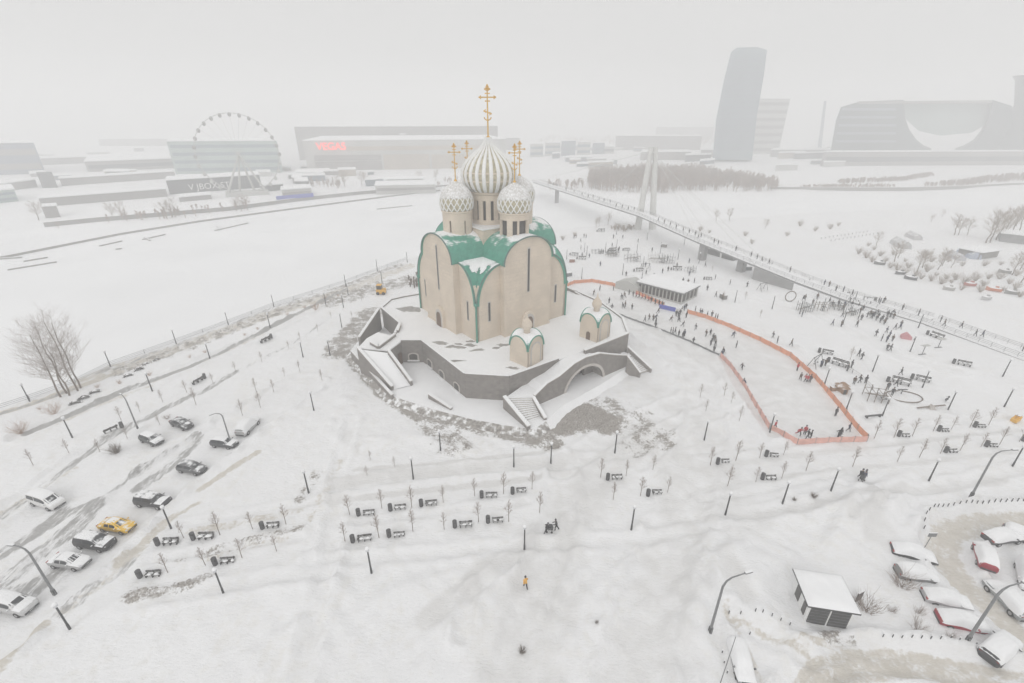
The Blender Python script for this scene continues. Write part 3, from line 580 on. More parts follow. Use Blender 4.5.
for i in range(nn_+1):
    for j in range(7):
        t_, u_ = i/nn_, j/6; L0 = np.array(cA[:2])*(1-t_)+np.array(cB[:2])*t_; R0 = np.array(bA[:2])*(1-t_)+np.array(bB[:2])*t_; P_ = L0*(1-u_)+R0*u_
        vs.append((P_[0], P_[1], 5.75*(1-t_)+1.1*t_+.12*math.sin(t_*38)*(.4+u_*(1-u_)*2)))
m.add(vs, [(i*7+j, i*7+j+1, i*7+8+j, i*7+7+j) for i in range(nn_) for j in range(6)]); TB(m, 'staircase', M['snow'])
TB(MB().poly([G(388.5,350.5,6), G(358,347.6,6), G(367,338,6), G(378,332,6), G(401,338,6)], .2, 5.75), 'landing', [M['stone']])
TB(MB().poly([G(388.5,350.5,6), G(358,347.6,6), G(367,338,6), G(378,332,6), G(401,338,6)], 5.74, 5.98), 'landing_snow', [M['snow']])
sloped(P3(395,334,6.5), P3(378.5,346.4,6.5), .45, 5.5); sloped(P3(378.5,346.4,6.5), P3(370.5,341.9,6.5), .45, 5.5); sloped(P3(400,324,6.5), P3(397.5,330.5,6.5), .45, 5.5)
sloped(P3(359,337.5,4.6), P3(378.5,309,6.2), .5, -.2)
sloped(P3(429,394,1.9), P3(451.5,408.5,1.25), .5, .3)
# dark bare stone shapes of the paving that shows on the terrace
wet = mat('wet_paving', (.33,.315,.30), .8, .3, 1.5, .2, 6)
for i, (x, y, a, b) in enumerate(((412,309,3.0,1.5),(441,343,1.5,.5),(450,346.5,1.0,.4),(461,347.5,1.5,.4),(470,345,1.3,.4),(477,350,1.3,.3),(503,345,1.1,.4),(496,348,.8,.3),(455,361,1.8,.22),(470,341.5,.9,.25),(513,368,1.1,.3),(459,344,.8,.25))):
    c = G(x, y, ZT+.02); n = 16; dp = MB(); ro = random.uniform(-.3,.3)
    P_ = [(a*(1+.45*random.uniform(-1,1))*math.cos(2*PI*k/n), b*1.5*(1+.45*random.uniform(-1,1))*math.sin(2*PI*k/n)) for k in range(n)]
    dp.poly([(c[0]+x_*math.cos(ro)-y_*math.sin(ro), c[1]+x_*math.sin(ro)+y_*math.cos(ro)) for x_, y_ in P_], ZT-.02, ZT+.012+.005*i); TB(dp, 'bare_paving', wet)
# arched ramp wall in front
B1 = G(540.6, 405.2, .7); B2 = G(628.4, 366.8, .7); d = (B2-B1)/np.hypot(*(B2-B1)); nf = np.array([d[1], -d[0]]); nf = nf if np.dot(nf, -B1) > 0 else -nf
top = [onplane(x, y, B1, B2) for x, y in ((535,396),(547.2,383.8),(559.3,376.7),(574.6,363.8),(586,357.5),(599.9,353.6),(614,355),(627.3,355.8))]
s1, _ = onplane(565.8, 394, B1, B2); s2, _ = onplane(602.5, 379, B1, B2); _, zc = onplane(584, 367.6, B1, B2)
cxs, rad = (s1+s2)/2, (s2-s1)/2
prof_ = [(top[0][0],-.3),(s1,-.3)]+[(cxs-rad*math.cos(t), .6+(zc-.7)*math.sin(t)) for t in np.linspace(0, PI, 18)]+[(s2,-.3),(top[-1][0],-.3)]+top[::-1]
def arch_mesh(m, prof, a, b):
    return m.slab(prof, B1, d, nf, a, b)
TB(arch_mesh(MB(), prof_, -.45, 0), 'arch_wall', M['stone'])
low = [(s, max(.6, z-.95)) for s, z in top]
prof2 = prof_[:-len(top)]+low[::-1]
TB(arch_mesh(MB(), prof2, -4.4, -.43), 'ramp_body', mat('snowy_ramp', (.33,.31,.29), .85, .12, 2, snow=.1, nz=(.5,.8)))
rg = MB()
ring = [(cxs-(rad+q)*math.cos(t), .6+(zc-.7+q*.95)*math.sin(t)) for q in (0, .55) for t in np.linspace(0, PI, 18)]
rg.slab(ring[:18]+ring[18:][::-1], B1, d, nf, -.1, .1); TB(rg, 'arch_ring', M['stonelight'])
cap = MB()
for (sa, za), (sb, zb) in zip(top[:-1], top[1:]):
    a3 = (*(B1+d*sa-nf*.22), za+.1); b3 = (*(B1+d*sb-nf*.22), zb+.1); cap.mi = 0; cap.beam(a3, b3, .6, .12); cap.mi = 1; cap.beam(a3, b3, .52, .1, .1)
TB(cap, 'parapet_coping', [M['stonelight'], M['snow']])
TB(MB().slab([(s1-.5,-.2),(s2+.5,-.2),(s2+.5,zc),(s1-.5,zc)], B1, d, nf, -4.5, -4.3), 'vault_shadow_wall', M['stone'])
# dark wall of the terrace near the far chapel, then its stairs down to the snow
sloped(P3(584.5,350.6,6.5), P3(628,333.2,6.9), .5, 0)
sloped(P3(627.5,356,4.2), P3(640.5,373,1.0), .5, -.2); sloped(P3(628,347,4.2), P3(651.5,369,.8), .45, -.2)
flight(P3(627.5,357,3.0), P3(629,348,3.0), P3(641,373,.25), P3(651,369.5,.25), 12)
TB(MB().poly([B2+d*0-nf*.4, B2-nf*4.3, B2+d*1.2-nf*4.3, B2+d*1.2-nf*.4], -.2, 2.9), 'ramp_end', M['stone'])
# lower flight towards the lawn, two walls
sloped(P3(504.4,396.6,3.4), P3(529,426.5,1.5), .6, -.2); sloped(P3(533.5,397.5,3.2), P3(545.5,418.6,1.3), .5, -.2)
flight(P3(507,397,3.0), P3(534,397.8,3.0), P3(529.5,428,.5), P3(545.5,420,.5), 14)
TB(MB().poly([G(507,397,3.0), G(534,397.5,3.0), G(547,384,3.4), G(555,366,3.4), G(530,380,3.2)], 0, 2.98), 'stair_landing', M['stonelight'])
TB(MB().poly([G(507,397,3.0), G(534,397.5,3.0), G(547,384,3.4), G(555,366,3.4), G(530,380,3.2)], 2.97, 3.1), 'landing_snow', M['snow'])
# back parapets towards the rink
sloped(P3(575.6,291,6.6), P3(561,285,6.6), .5, 3)
sloped(P3(573,299,5.2), P3(600,311,4.6), .8, 0); sloped(P3(575,292,6.4), P3(597,305,4.4), .4, 0)
# ------------------------------------------------------------------ two little chapels
def chapel(pc, pr, label, door):
    c = G(*pc, ZT); r = G(*pr, ZT); a = math.atan2(*(r-c)[::-1]); S_ = 4.5
    e1 = np.array([math.cos(a), math.sin(a)]); e2 = np.array([-e1[1], e1[0]]); o = c+(e1+e2)*S_/2
    t = thing('chapel', label, 'chapel', (*o, ZT), a, 'little chapels on the terrace')
    h = S_/2; b = MB(); g = MB(); tr = MB()
    for k in range(4):
        q = -PI/2+k*PI/2; n = np.array([math.cos(q), math.sin(q)]); dd = np.array([-n[1], n[0]])
        b.slab([(-h,-.5),(h,-.5),(h,3.3)]+arc(0, h, 3.3, h*1.05, 0, PI, 16)[1:], (0,0), dd, n, h-.4, h+.003*k)
        top = arc(0, h-.03, 3.44, h*1.05+.05, 0, PI, 20); bot = [(x*.95, z-.14) for x, z in top][::-1]
        g.slab(top+bot, (0,0), dd, n, 0, h+.12)
        tr.tube([(dd[0]*x+n[0]*(h+.13), dd[1]*x+n[1]*(h+.13), z-.06) for x, z in top], .12, 6)
    b.build('wall', M['church'], t); rf = g.build('roof', mat('chapel_roof', (.10,.32,.27), .5, .15, 1.5, snow=.16, nz=(.55,.85), sns=.8) if 'chapel_roof' not in bpy.data.materials else bpy.data.materials['chapel_roof'], t); tr.build('eaves', M['greentrim'], rf)
    for k in (0, 2):
        q = -PI/2+k*PI/2; n = np.array([math.cos(q), math.sin(q)]); dd = np.array([-n[1], n[0]])
        f = MB().slab([(-1.45,-.2),(1.45,-.2)]+arc(0, 1.45, 3.0, 1.6, 0, PI, 12), (0,0), dd, n, h, h+.1).build('niche', M['stonelight'], t)
        MB().slab([(-1.15,-.2),(1.15,-.2)]+arc(0, 1.15, 3.0, 1.3, 0, PI, 12), (0,0), dd, n, h+.05, h+.13).build('niche_back', M['cream'], f)
    n = np.array([-1., 0]); dd = np.array([0, -1.])
    if door: MB().slab([(-.5,-.2),(.5,-.2)]+arc(0, .5, 1.3, .5, 0, PI, 8), (0,0), dd, n, h, h+.08).build('door', M['wooddoor'], t)
    cu = MB(); cu.sm = True; cu.lathe([(.62,5.4),(.62,6.5),(.8,6.65),(1.0,7.1),(1.02,7.5),(.8,8.05),(.42,8.5),(.16,8.9),(.08,9.5),(.03,9.9)], 20)
    cu.build('cupola', M['church'], t)
    return t
chapel((527.4,367.9), (550,356), 'small cream chapel at the head of the stairs, its rounded niche facing the arched ramp', False)
chapel((596.6,342.7), (614,334), 'small cream chapel with a low arched door, standing close to the ice rink', True)
# ------------------------------------------------------------------ footbridge
pA = G(541, 183.5, 7.6); pB = G(800, 277.5, 3.0)
deck = [(*G(536,181,7.8), 7.8), (*G(600,201,8.6), 8.6), (*G(645,215,8.4), 8.4), (*G(705,241,7.0), 7.0), (*G(760,263,5.0), 5.0), (*G(800,279,3.2), 3.2), (*G(850,297,1.5), 1.5), (*G(930,320.5,.5), .5), (*G(1040,360,.25), .25)]
print('deck', [tuple(round(q,1) for q in p) for p in deck])
br = thing('footbridge', 'long pale footbridge with an A-shaped pylon crossing the frozen river', 'footbridge', (*deck[2][:2], 0))
def BB(m, name, mats, parent=None):
    o = m.build(name, mats, parent or br)
    if parent is None: o.location = (-deck[2][0], -deck[2][1], 0)
    return o
DW = 6.0
dk = MB(); gr = MB()
for a, b in zip(deck[:-1], deck[1:]):
    dk.beam(a, b, DW, .25); gr.beam(a, b, DW*(.8 if a[2] > 3.5 else 1.03), .8 if a[2] > 3.5 else .3, -.2)
BB(dk, 'deck', M['snow']); BB(gr, 'girder', M['girder'])
def offs(p, q, s):
    dd = np.array(q[:2])-np.array(p[:2]); dd /= np.hypot(*dd); return np.array([dd[1], -dd[0]])*s
for sg in (-1, 1):
    rl = MB()
    for i, (a, b) in enumerate(zip(deck[:-1], deck[1:])):
        o = offs(a, b, sg*DW*.48); L_ = np.hypot(b[0]-a[0], b[1]-a[1])
        A3 = np.array((a[0]+o[0], a[1]+o[1], a[2])); B3 = np.array((b[0]+o[0], b[1]+o[1], b[2]))
        for h in (.45, .8, 1.15): rl.tube([A3+(0,0,h), B3+(0,0,h)], .04, 4)
        for k in range(int(L_/2.5)+1):
            p = A3+(B3-A3)*k*2.5/L_; rl.tube([p, p+np.array((0,0,1.15))], .05, 4)
    BB(rl, 'railing', mat('rail_grey_%d' % (sg+1), (.22,.22,.22), .6, .1, 2))
for px, lean in ((637.5, 0), (652.5, 0)):
    b0 = G(px, 229, 0); tp = onplane(653.5, 147, G(637.5,229), G(652.5,229))
    D0 = G(637.5,229); D1 = G(652.5,229); u = (D1-D0)/np.hypot(*(D1-D0)); tpw = D0+u*tp[0]
    m = MB(); q = 1.0 if px > 650 else -.9
    m.tube([(*b0, -1.5), (*(tpw+u*q*1.0), tp[1])], [1.7, 1.0], 8); BB(m, 'pylon_leg', M['bridge'])
m = MB(); m.tube([(*(tpw-u*1.2), tp[1]-2.2), (*(tpw+u*1.2), tp[1]-2.2)], .6, 8); m.tube([(*G(640,216,7.2), 6.6), (*G(652,216,7.2), 6.6)], .6, 8); BB(m, 'crossbeam', M['bridge'])
for k, i in enumerate((0, 1, 3, 4)):
    for sg in (-1, 1):
        a = deck[i]; o = offs(deck[max(i-1,0)], deck[max(i-1,0)+1], sg*DW*.45)
        m = MB(); m.tube([(*(tpw+u*sg*.8), tp[1]-1.5-k*.4), (a[0]+o[0], a[1]+o[1], a[2])], .06, 5); BB(m, 'stay_cable', M['bridge'])
for t in (.0, .45, .95):
    a, b = np.array(deck[3]), np.array(deck[5]); p = a+(b-a)*t
    BB(MB().box((p[0], p[1], p[2]/2-.6), (2.4, 2.0, p[2]-.4), math.atan2(b[1]-a[1], b[0]-a[0])), 'pier', M['girder'])
p = np.array(deck[0])*.6+np.array(deck[1])*.4; BB(MB().box((p[0], p[1], 2.6), (2.4, 2.0, 9)), 'pier', M['girder'])
a, b = np.array(deck[4]), np.array(deck[6]); b5 = np.array(deck[5]); b7 = np.array(deck[7]); BB(MB().beam(a-(0,0,.9), b5-(0,0,.9), DW*.9, 4.2), 'ramp_wall', M['girder']); BB(MB().beam(b5-(0,0,.75), b-(0,0,.7), DW*1.15, 3.4), 'ramp_wall', M['snow']); BB(MB().beam(b-(0,0,.62), b7-(0,0,.45), DW*1.25, 2), 'ramp_wall', M['snow'])
# ------------------------------------------------------------------ ice rink fence: one netted fence, posts and net panels as its parts
def fence(name, label, pxs, m, h=1.15, step=2.5, postmat='galv'):
    P = [np.array(at(*q)) for q in pxs]
    t = thing(name, label, 'fence', tuple(P[0])); o0 = np.array(P[0])
    net = MB(); pts = [P[0]]
    for a, b in zip(P[:-1], P[1:]):
        n = max(1, round(np.hypot(*(b-a)[:2])/step))
        for k in range(1, n+1): pts.append(a+(b-a)*k/n)
    for a, b in zip(pts[:-1], pts[1:]):
        a, b = a-o0, b-o0
        if name == 'river_railing':
            for q in (.35,.68,1): net.tube([a+(0,0,h*q), b+(0,0,h*q)], .04, 4)
        else:
            for q in range(3):
                a1, b1 = a+(b-a)*q/3, a+(b-a)*(q+1)/3; sg_ = (.0,.07,.07,.0); net.beam(a1+(0,0,h-sg_[q]), b1+(0,0,h-sg_[q+1]), .05, h-.08)
    net.build('rail' if name == 'river_railing' else 'net', M[m], t)
    for q in pts[::max(1, len(pts)//60+1)]:
        q = q-o0; mb = MB(); mb.tube([q, q+(0,0,h+.12)], .055, 5); mb.build('post', M[postmat], t)
    return t
fence('rink_fence', 'orange safety net fence curving round the far side of the ice rink', [(566,287),(574,283.5),(592,282),(612,285.5),(632,292),(652,301),(664,306)], 'orange')
fence('rink_fence', 'orange safety net fence running from the glazed pavilion to the far rink corner', [(687,313),(705,319),(730,328),(760,341),(790,357),(815,379),(840,408),(857,430),(866.5,440)], 'orange')
fence('rink_fence', 'pale red net fence across the end of the ice rink', [(866.5,442),(840,442.5),(815,443),(797,444),(783,437.5),(770,429.5)], 'redmesh')
fence('rink_fence', 'red net fence along the inner side of the ice rink below the path', [(769,429),(756,408),(742,385),(730,367),(720,357)], 'redmesh')
fence('rink_fence', 'low dark board edge between the terrace and the ice rink', [(719,356),(706,350),(690,342),(672,334.5),(650,326),(630,318.5),(616,313)], 'galv', .5)
# banner and pavilion
p = np.array(at(659,308.5)); q = np.array(at(683,314)); t = thing('banner', 'blue and white banner hung on the rink fence before the glazed pavilion', 'banner', tuple(p))
dv = q-p; m = MB(); m.beam((0,0,1.35), tuple(dv*.68+(0,0,1.35)), .08, 1.2); m.build('blue_cloth', M['blue'], t)
m = MB(); m.beam(tuple(dv*.7+(0,0,1.35)), tuple(dv+(0,0,1.35)), .08, 1.2); m.build('white_cloth', M['white'], t)
Lc, Nc, Rc = G(637.5,292.5), G(681,304.5), G(699.5,297.5)
pav = thing('rink_pavilion', 'long glazed pavilion with a flat snow roof beside the ice rink', 'pavilion', (*Nc, 0))
u1 = (Lc-Nc)/np.hypot(*(Lc-Nc)); L1 = np.hypot(*(Lc-Nc)); u2 = np.array([-u1[1], u1[0]]); u2 = u2 if np.dot(u2, Rc-Nc) > 0 else -u2; L2 = abs(np.dot(Rc-Nc, u2))
HP = 3.3
q4 = lambda e=0: [tuple(-u1*e-u2*e), tuple(u1*(L1+e)-u2*e), tuple(u1*(L1+e)+u2*(L2+e)), tuple(-u1*e+u2*(L2+e))]
MB().poly(q4(-.15), -.3, HP-.2).build('glazing', M['dark'], pav)
rf = MB().poly(q4(.5), HP-.2, HP+.15).build('roof', M['galv'], pav); MB().poly(q4(.45), HP+.16, HP+.42).build('roof_snow', M['snow'], rf)
for k in range(13):
    o = u1*L1*k/12; MB().box((o[0],o[1],HP/2-.2),(.28,.28,HP), math.atan2(u1[1],u1[0])).build('mullion', M['farpale'], pav)
for k in range(1, 5):
    o = u2*L2*k/4; MB().box((o[0],o[1],HP/2-.2),(.28,.28,HP), math.atan2(u1[1],u1[0])).build('mullion', M['farpale'], pav)
m = MB(); m.beam((*(-u2*.05),.55),(*(u1*L1-u2*.05),.55),.12,.6); m.beam((*(-u1*.05),.55),(*(u2*L2-u1*.05),.55),.12,.6); m.build('plinth', M['farpale'], pav)
c = G(700,300); t = thing('tent', 'pale grey tented annex at the far end of the glazed pavilion', 'tent', (*G(626,291),0)); m = MB()
m.slab([(-4,-.2),(4,-.2),(4,2.0),(0,3.4),(-4,2.0)], (0,0), u1, -u2, -5, 0); m.build('canopy', M['farpale'], t)
# ------------------------------------------------------------------ cars
CT = {  # stations x, half width, belt height, roof half width, roof height
 'sedan': dict(L=4.5, W=.88, st=[(-2.25,.74,.72,.60,.74),(-2.1,.84,.86,.66,.92),(-1.5,.88,.92,.68,1.0),(-.85,.88,.93,.62,1.40),(-.2,.88,.93,.62,1.46),(.4,.88,.92,.62,1.40),(1.15,.87,.90,.68,.98),(1.9,.84,.82,.66,.88),(2.25,.70,.62,.56,.66)]),
 'hatch': dict(L=4.2, W=.88, st=[(-2.1,.76,.78,.60,.84),(-2.0,.85,.95,.62,1.15),(-1.7,.88,.97,.62,1.46),(-.9,.88,.97,.64,1.54),(0,.88,.96,.64,1.55),(.5,.88,.95,.62,1.47),(1.15,.87,.93,.68,1.02),(1.85,.84,.84,.66,.9),(2.1,.72,.64,.56,.68)]),
 'suv': dict(L=4.7, W=.94, st=[(-2.35,.82,.85,.66,.95),(-2.28,.9,1.05,.68,1.3),(-2.05,.94,1.08,.70,1.66),(-1.0,.94,1.08,.72,1.74),(.1,.94,1.07,.70,1.72),(.6,.94,1.06,.68,1.6),(1.2,.93,1.04,.74,1.14),(2.1,.9,.98,.72,1.05),(2.35,.8,.74,.64,.78)]),
 'van': dict(L=4.9, W=.95, st=[(-2.45,.84,.85,.7,1.0),(-2.38,.92,1.05,.74,1.6),(-2.2,.95,1.08,.78,1.88),(-1.0,.95,1.08,.78,1.95),(.4,.95,1.07,.78,1.92),(.95,.95,1.05,.74,1.72),(1.75,.93,1.0,.74,1.12),(2.25,.88,.9,.7,.98),(2.45,.76,.68,.6,.72)]),
}
def interp(st, x, k):
    xs_ = [s[0] for s in st]; return float(np.interp(x, xs_, [s[k] for s in st]))
def car_top(st, x, y):
    hw, hb, wr, hr = (interp(st, x, k) for k in (1,2,3,4)); y = abs(y)
    if y <= wr: return hr-.05*(y/wr)**2
    return max(.3, hr-.05+(hb-hr+.05)*min(1.15, (y-wr)/max(.05, hw-wr)))
def make_car(typ, paint, label, snow=(.0,), thick=.10, deep=False, name='parked_car', cat='car', dark_trim=True):
    T = CT[typ]; st = T['st']; t = thing(name, label, cat)
    pm = paint
    b = MB(); b.sm = True; n = 40; X_ = np.linspace(-T['L']/2, T['L']/2, n)
    secs = []
    for x in X_:
        hw, hb, wr, hr = (interp(st, x, k) for k in (1,2,3,4))
        half = [(hw*.80,.24),(hw*.96,.34),(hw,.60),(hw*.99,hb-.10),(hw*.95,hb),(wr,hr-.06),(wr*.75,hr),(0,hr+.015)]
        secs.append([(x,-y,z) for y, z in half]+[(x,y,z) for y, z in half[::-1][1:]])
    k = len(secs[0]); vs = [p for s in secs for p in s]
    fs = [(i*k+j, i*k+j+1, (i+1)*k+j+1, (i+1)*k+j) for i in range(n-1) for j in range(k-1)]+[(i*k, (i+1)*k, (i+1)*k+k-1, i*k+k-1) for i in range(n-1)]
    fs += [tuple(range(k)), tuple((n-1)*k+j for j in range(k))[::-1]]
    b.add(vs, fs); body = b.build('body', pm, t)
    # glass: side windows, windscreen and rear window stand a little proud of the shell
    cab = [s for s in st if s[4]-s[2] > .3]; xa, xb = cab[0][0], cab[-1][0]; xf = st[[s[0] for s in st].index(xb)+1][0]; xr = st[[s[0] for s in st].index(xa)-1][0]
    def sidepane(x0, x1, sg):
        m = MB(); c = 6; vs = []
        for i in range(c+1):
            x = x0+(x1-x0)*i/c; hw, hb, wr, hr = (interp(st, x, q) for q in (1,2,3,4))
            for f in (.12, .86):
                y = hw*.95+(wr-hw*.95)*f; z = hb+(hr-.06-hb)*f; vs.append((x, sg*(y+.012), z+.004))
        m.add(vs, [(2*i, 2*i+1, 2*i+3, 2*i+2) for i in range(c)]); m.build('side_window', M['carglass'], t)
    for sg in (-1, 1):
        mid = (xa+xb)/2
        sidepane(xa-.12, mid-.06, sg); sidepane(mid+.06, xb+.30*(xf-xb), sg)
    def screen(x0, x1, nm):
        m = MB(); c = 5; vs = []
        for i in range(c+1):
            x = x0+(x1-x0)*i/c; wr, hr = interp(st, x, 3), interp(st, x, 4)
            for y in (-.9, -.45, 0, .45, .9): vs.append((x, y*wr, hr+.018-.05*(abs(y)**3)))
        m.add(vs, [(5*i+j, 5*i+j+1, 5*i+6+j, 5*i+5+j) for i in range(c) for j in range(4)]); m.build(nm, M['carglass'], t)
    screen(xb+.12*(xf-xb), xf-.06*(xf-xb), 'windscreen'); screen(xr+.15*(xa-xr), xa-.15*(xa-xr), 'rear_window')
    for sx_ in (-1, 1):
        for sy_ in (-1, 1):
            wx = sx_*T['L']*.305; r = .33 if typ in ('sedan','hatch') else .37
            m = MB(); m.sm = False
            prof = [(r*.6,-.11),(r*.94,-.11),(r,-.06),(r,.06),(r*.94,.11),(r*.6,.11)]
            a = MB(); a.lathe(prof, 20); wv = [(v[0]+wx, v[2]+sy_*(T['W']-.09), v[1]+r-.03) for v in a.v]
            m.add(wv, a.f); wh = m.build('wheel', M['rubber'], t)
            a = MB(); a.lathe([(.02,.0),(r*.5,.0),(r*.6,.02),(r*.6,.10)], 16); m = MB(); m.add([(v[0]+wx, sy_*(T['W']+.028-v[2]), v[1]+r-.03) for v in a.v], a.f); m.build('rim', M['rim'], wh)
    xe = T['L']/2; hbF = st[-1][2]; hbR = st[0][2]
    for sg in (-1, 1):
        m = MB(); m.ball((xe-.16, sg*.58, hbF+.04), .17, 10, (.7,1.1,.6)); m.build('headlight', M['lens'], t)
        m = MB(); m.box((-xe+.07, sg*.62, hbR+.05), (.12,.3,.18)); m.build('tail_light', M['tail'], t)
        m = MB(); m.box((xb+.55*(xf-xb), sg*(T['W']+.09), interp(st, xb, 2)+.1), (.13,.2,.14)); m.build('mirror', pm, t)
    for sx_ in (-1, 1):
        m = MB(); m.box((sx_*(xe-.02), 0, .40), (.12, T['W']*1.5, .2)); m.build('bumper', M['steel'] if dark_trim else pm, t)
    m = MB(); m.box((xe+.03, 0, .42), (.02,.5,.11)); m.build('number_plate', M['white'], t)
    # fallen snow: one blanket per stretch, its edge thinning out over the shoulders
    for (x0, x1, f) in snow:
        m = MB(); m.sm = True; nx, ny = 22, 15; vs = []; sd_ = random.Random(len(label)+int(10*x0))
        for i in range(nx+1):
            x = x0+(x1-x0)*i/nx; hw, wr = interp(st, x, 1), interp(st, x, 3); wd = (hw*1.05 if deep else wr*.97+.03)
            for j in range(ny+1):
                y = -1+2*j/ny; e = (1-abs(y)**5)*(1-abs(2*i/nx-1)**8)
                jt = .03*math.sin(3.1*x+2*j+7*f)+.02*sd_.uniform(-1,1)
                z = car_top(st, x, y*wd)
                if deep: z = max(z, .72*z+.28*interp(st, x, 4), interp(st, x, 2)-.02 if abs(y) < .97 else 0)
                if deep and abs(y) > .99: z = min(z, .84+.08*math.sin(2.3*x+3*f+len(label)))
                vs.append((x, y*wd, z-.03+e*(thick*f+jt)))
        q = ny+1; m.add(vs, [(i*q+j, i*q+j+1, (i+1)*q+j+1, (i+1)*q+j) for i in range(nx) for j in range(ny)]); m.build('snow_cover', M['snow'], t)
    return t
def paint(name, col, snow=-.25, metal=.2): return mat('paint_'+name, col, .35, .05, 2, metal=metal, snow=snow, nz=(.55,.8), sns=1.4)
def park(t, typ, p1, p2, p3=None, front=1, sink=.0):
    a, b = G(*p1), G(*p2); d = (b-a)/np.hypot(*(b-a)); n = np.array([-d[1], d[0]])
    ref = G(*p3)-a if p3 else a
    if np.dot(n, ref) < 0: n = -n
    c = (a+b)/2+n*CT[typ]['W']
    yaw = math.atan2(d[1], d[0])+(0 if front > 0 else PI)
    t.location = (*c, gz(c)-sink); t.rotation_euler = (0, 0, yaw)
    t['group'] = 'cars parked in the snow'
RF = ((-1.55,.62,.8),); L2_ = {'sedan': 2.25, 'hatch': 2.1, 'suv': 2.35, 'van': 2.45}
def ful(ty, f=1.0): return ((-L2_[ty]+.04, L2_[ty]-.04, f),)
def car(ty, pn, col, label, p1, p2, p3=None, front=1, snow=(), deep=False, thick=.1, sn=-.25, sink=0, **k):
    if deep and p1[0] > 800: sink += .16
    park(make_car(ty, paint(pn, col, sn), label, snow, thick, deep, **k), ty, p1, p2, p3, front, sink)
G5 = (-1.5,.5,.6)
car('hatch','grey',(.13,.13,.135),'mid grey hatchback with a bare roof, alone in the slushy roadway below the tall lamp', (175.5,471.5),(200,476), sn=-.30)
car('hatch','charcoal',(.085,.09,.09),'dark wagon with white patches on its bonnet beside the low round bush', (137.6,441.5),(157,449), snow=((-1.3,-.2,.5),), sn=-.05)
car('sedan','graphite',(.07,.07,.075),'dark grey saloon, its whole body lightly dusted, uppermost car of the roadside row', (167,424.5),(188,433), sn=-.30)
car('hatch','slate',(.08,.085,.09),'dark hatchback parked right behind the foot of the tall curved street lamp', (210,446.5),(232,449.5), snow=((-1.2,.6,.7),), sn=-.05)
car('suv','snowywhite',(.5,.5,.5),'car buried under deep snow with only its long dark side showing', (244,438),(263,419), (240,425), snow=ful('suv'), deep=True, thick=.35, sn=.0)
car('van','vanwhite',(.72,.72,.71),'white minivan with dark windows standing alone near the snow bank', (24.5,503.5),(57,514), sn=-.12, name='parked_van', cat='van')
car('sedan','taxi',(.78,.48,.04),'bright yellow taxi with snow on its roof', (97.6,530.5),(126,535), snow=((-1.1,.35,.6),(-2.0,-1.4,.4)), sn=-.30)
car('suv','black',(.04,.04,.042),'black off-roader with a white roof parked just below the yellow taxi', (75,547.5),(103,552.5), snow=((-2.0,.2,.5),(1.25,2.0,.35)), sn=-.20)
car('sedan','silver',(.42,.42,.42),'silver saloon under thin snow parked below the black off-roader', (50.5,568),(77,571.5), snow=((-2.1,2.1,.3),), sn=.0)
car('suv','pearl',(.55,.55,.55),'pale estate car with a thick snow roof at the lower kerb end', (-9,611),(20,617.5), snow=((-2.1,.55,1.0),(1.2,2.2,.6)), thick=.16, sn=-.1)
car('suv','night',(.06,.06,.065),'black wagon with white roof rails of snow above the yellow taxi', (136,506),(160,509.5), snow=((-2.0,-.9,.3),(-.2,.3,.3)), sn=-.20)
car('sedan','inkblack',(.05,.05,.055),'black car buried in snow, first of the row beside the road sign', (897,559),(931,568), (915,552), snow=ful('sedan'), deep=True, thick=.42, sn=-.3, sink=.12)
car('hatch','ash',(.22,.22,.22),'grey car buried in snow behind the spreading bare bush', (900.7,581),(939,587), (915,570), snow=ful('hatch'), deep=True, thick=.30, sn=-.3)
car('sedan','mist',(.45,.45,.46),'light silver car buried in snow between the grey and the red ones', (930.4,605),(970,614), (950,595), snow=ful('sedan'), deep=True, thick=.34, sn=-.3)
car('sedan','wine',(.35,.02,.04),'deep red car buried in snow behind the foot of the leaning lamp', (944.6,627.5),(988,638), (965,618), snow=ful('sedan'), deep=True, thick=.40, sn=-.3)
car('suv','tar',(.06,.06,.065),'boxy dark car wholly capped with snow at the row of bollards', (997,671.5),(1020.5,651.5), (995,650), snow=ful('suv'), deep=True, thick=.40, sn=-.2)
car('hatch','cherry',(.32,.03,.05),'red hatchback capped with snow inside the loop of the road', (967.5,549.5),(973.5,572), (985,562), front=-1, snow=ful('hatch'), deep=True, thick=.38, sn=-.3)
car('sedan','soot',(.06,.06,.065),'black car capped with snow at the top of the loop', (992.6,550.5),(1020,547), (1000,543), snow=ful('sedan'), deep=True, thick=.38, sn=-.3)
car('hatch','iron',(.10,.10,.11),'dark car capped with snow, half out of view behind the black one', (1012,541.5),(1032,550), (1026,538), snow=ful('hatch'), deep=True, thick=.38, sn=-.3)
car('van','chalk',(.68,.68,.67),'all white van under snow beside the edge of view', (1013,563),(1017,588), (1026,575), snow=ful('van'), deep=True, thick=.38, sn=0, name='parked_van', cat='van')
car('suv','fog',(.33,.35,.36),'grey green wagon with snow on top parked beside the leaning lamp arm', (985.6,589),(1010,614.5), (1003,596), front=-1, snow=ful('suv',.8), deep=True, thick=.2, sn=-.25)
car('hatch','lead',(.08,.08,.085),'dark car half hidden in drifts near the lone lamp post and garage bollards', (724,640),(737,687), (748,660), snow=ful('hatch'), deep=True, thick=.34, sn=-.3, sink=.62)
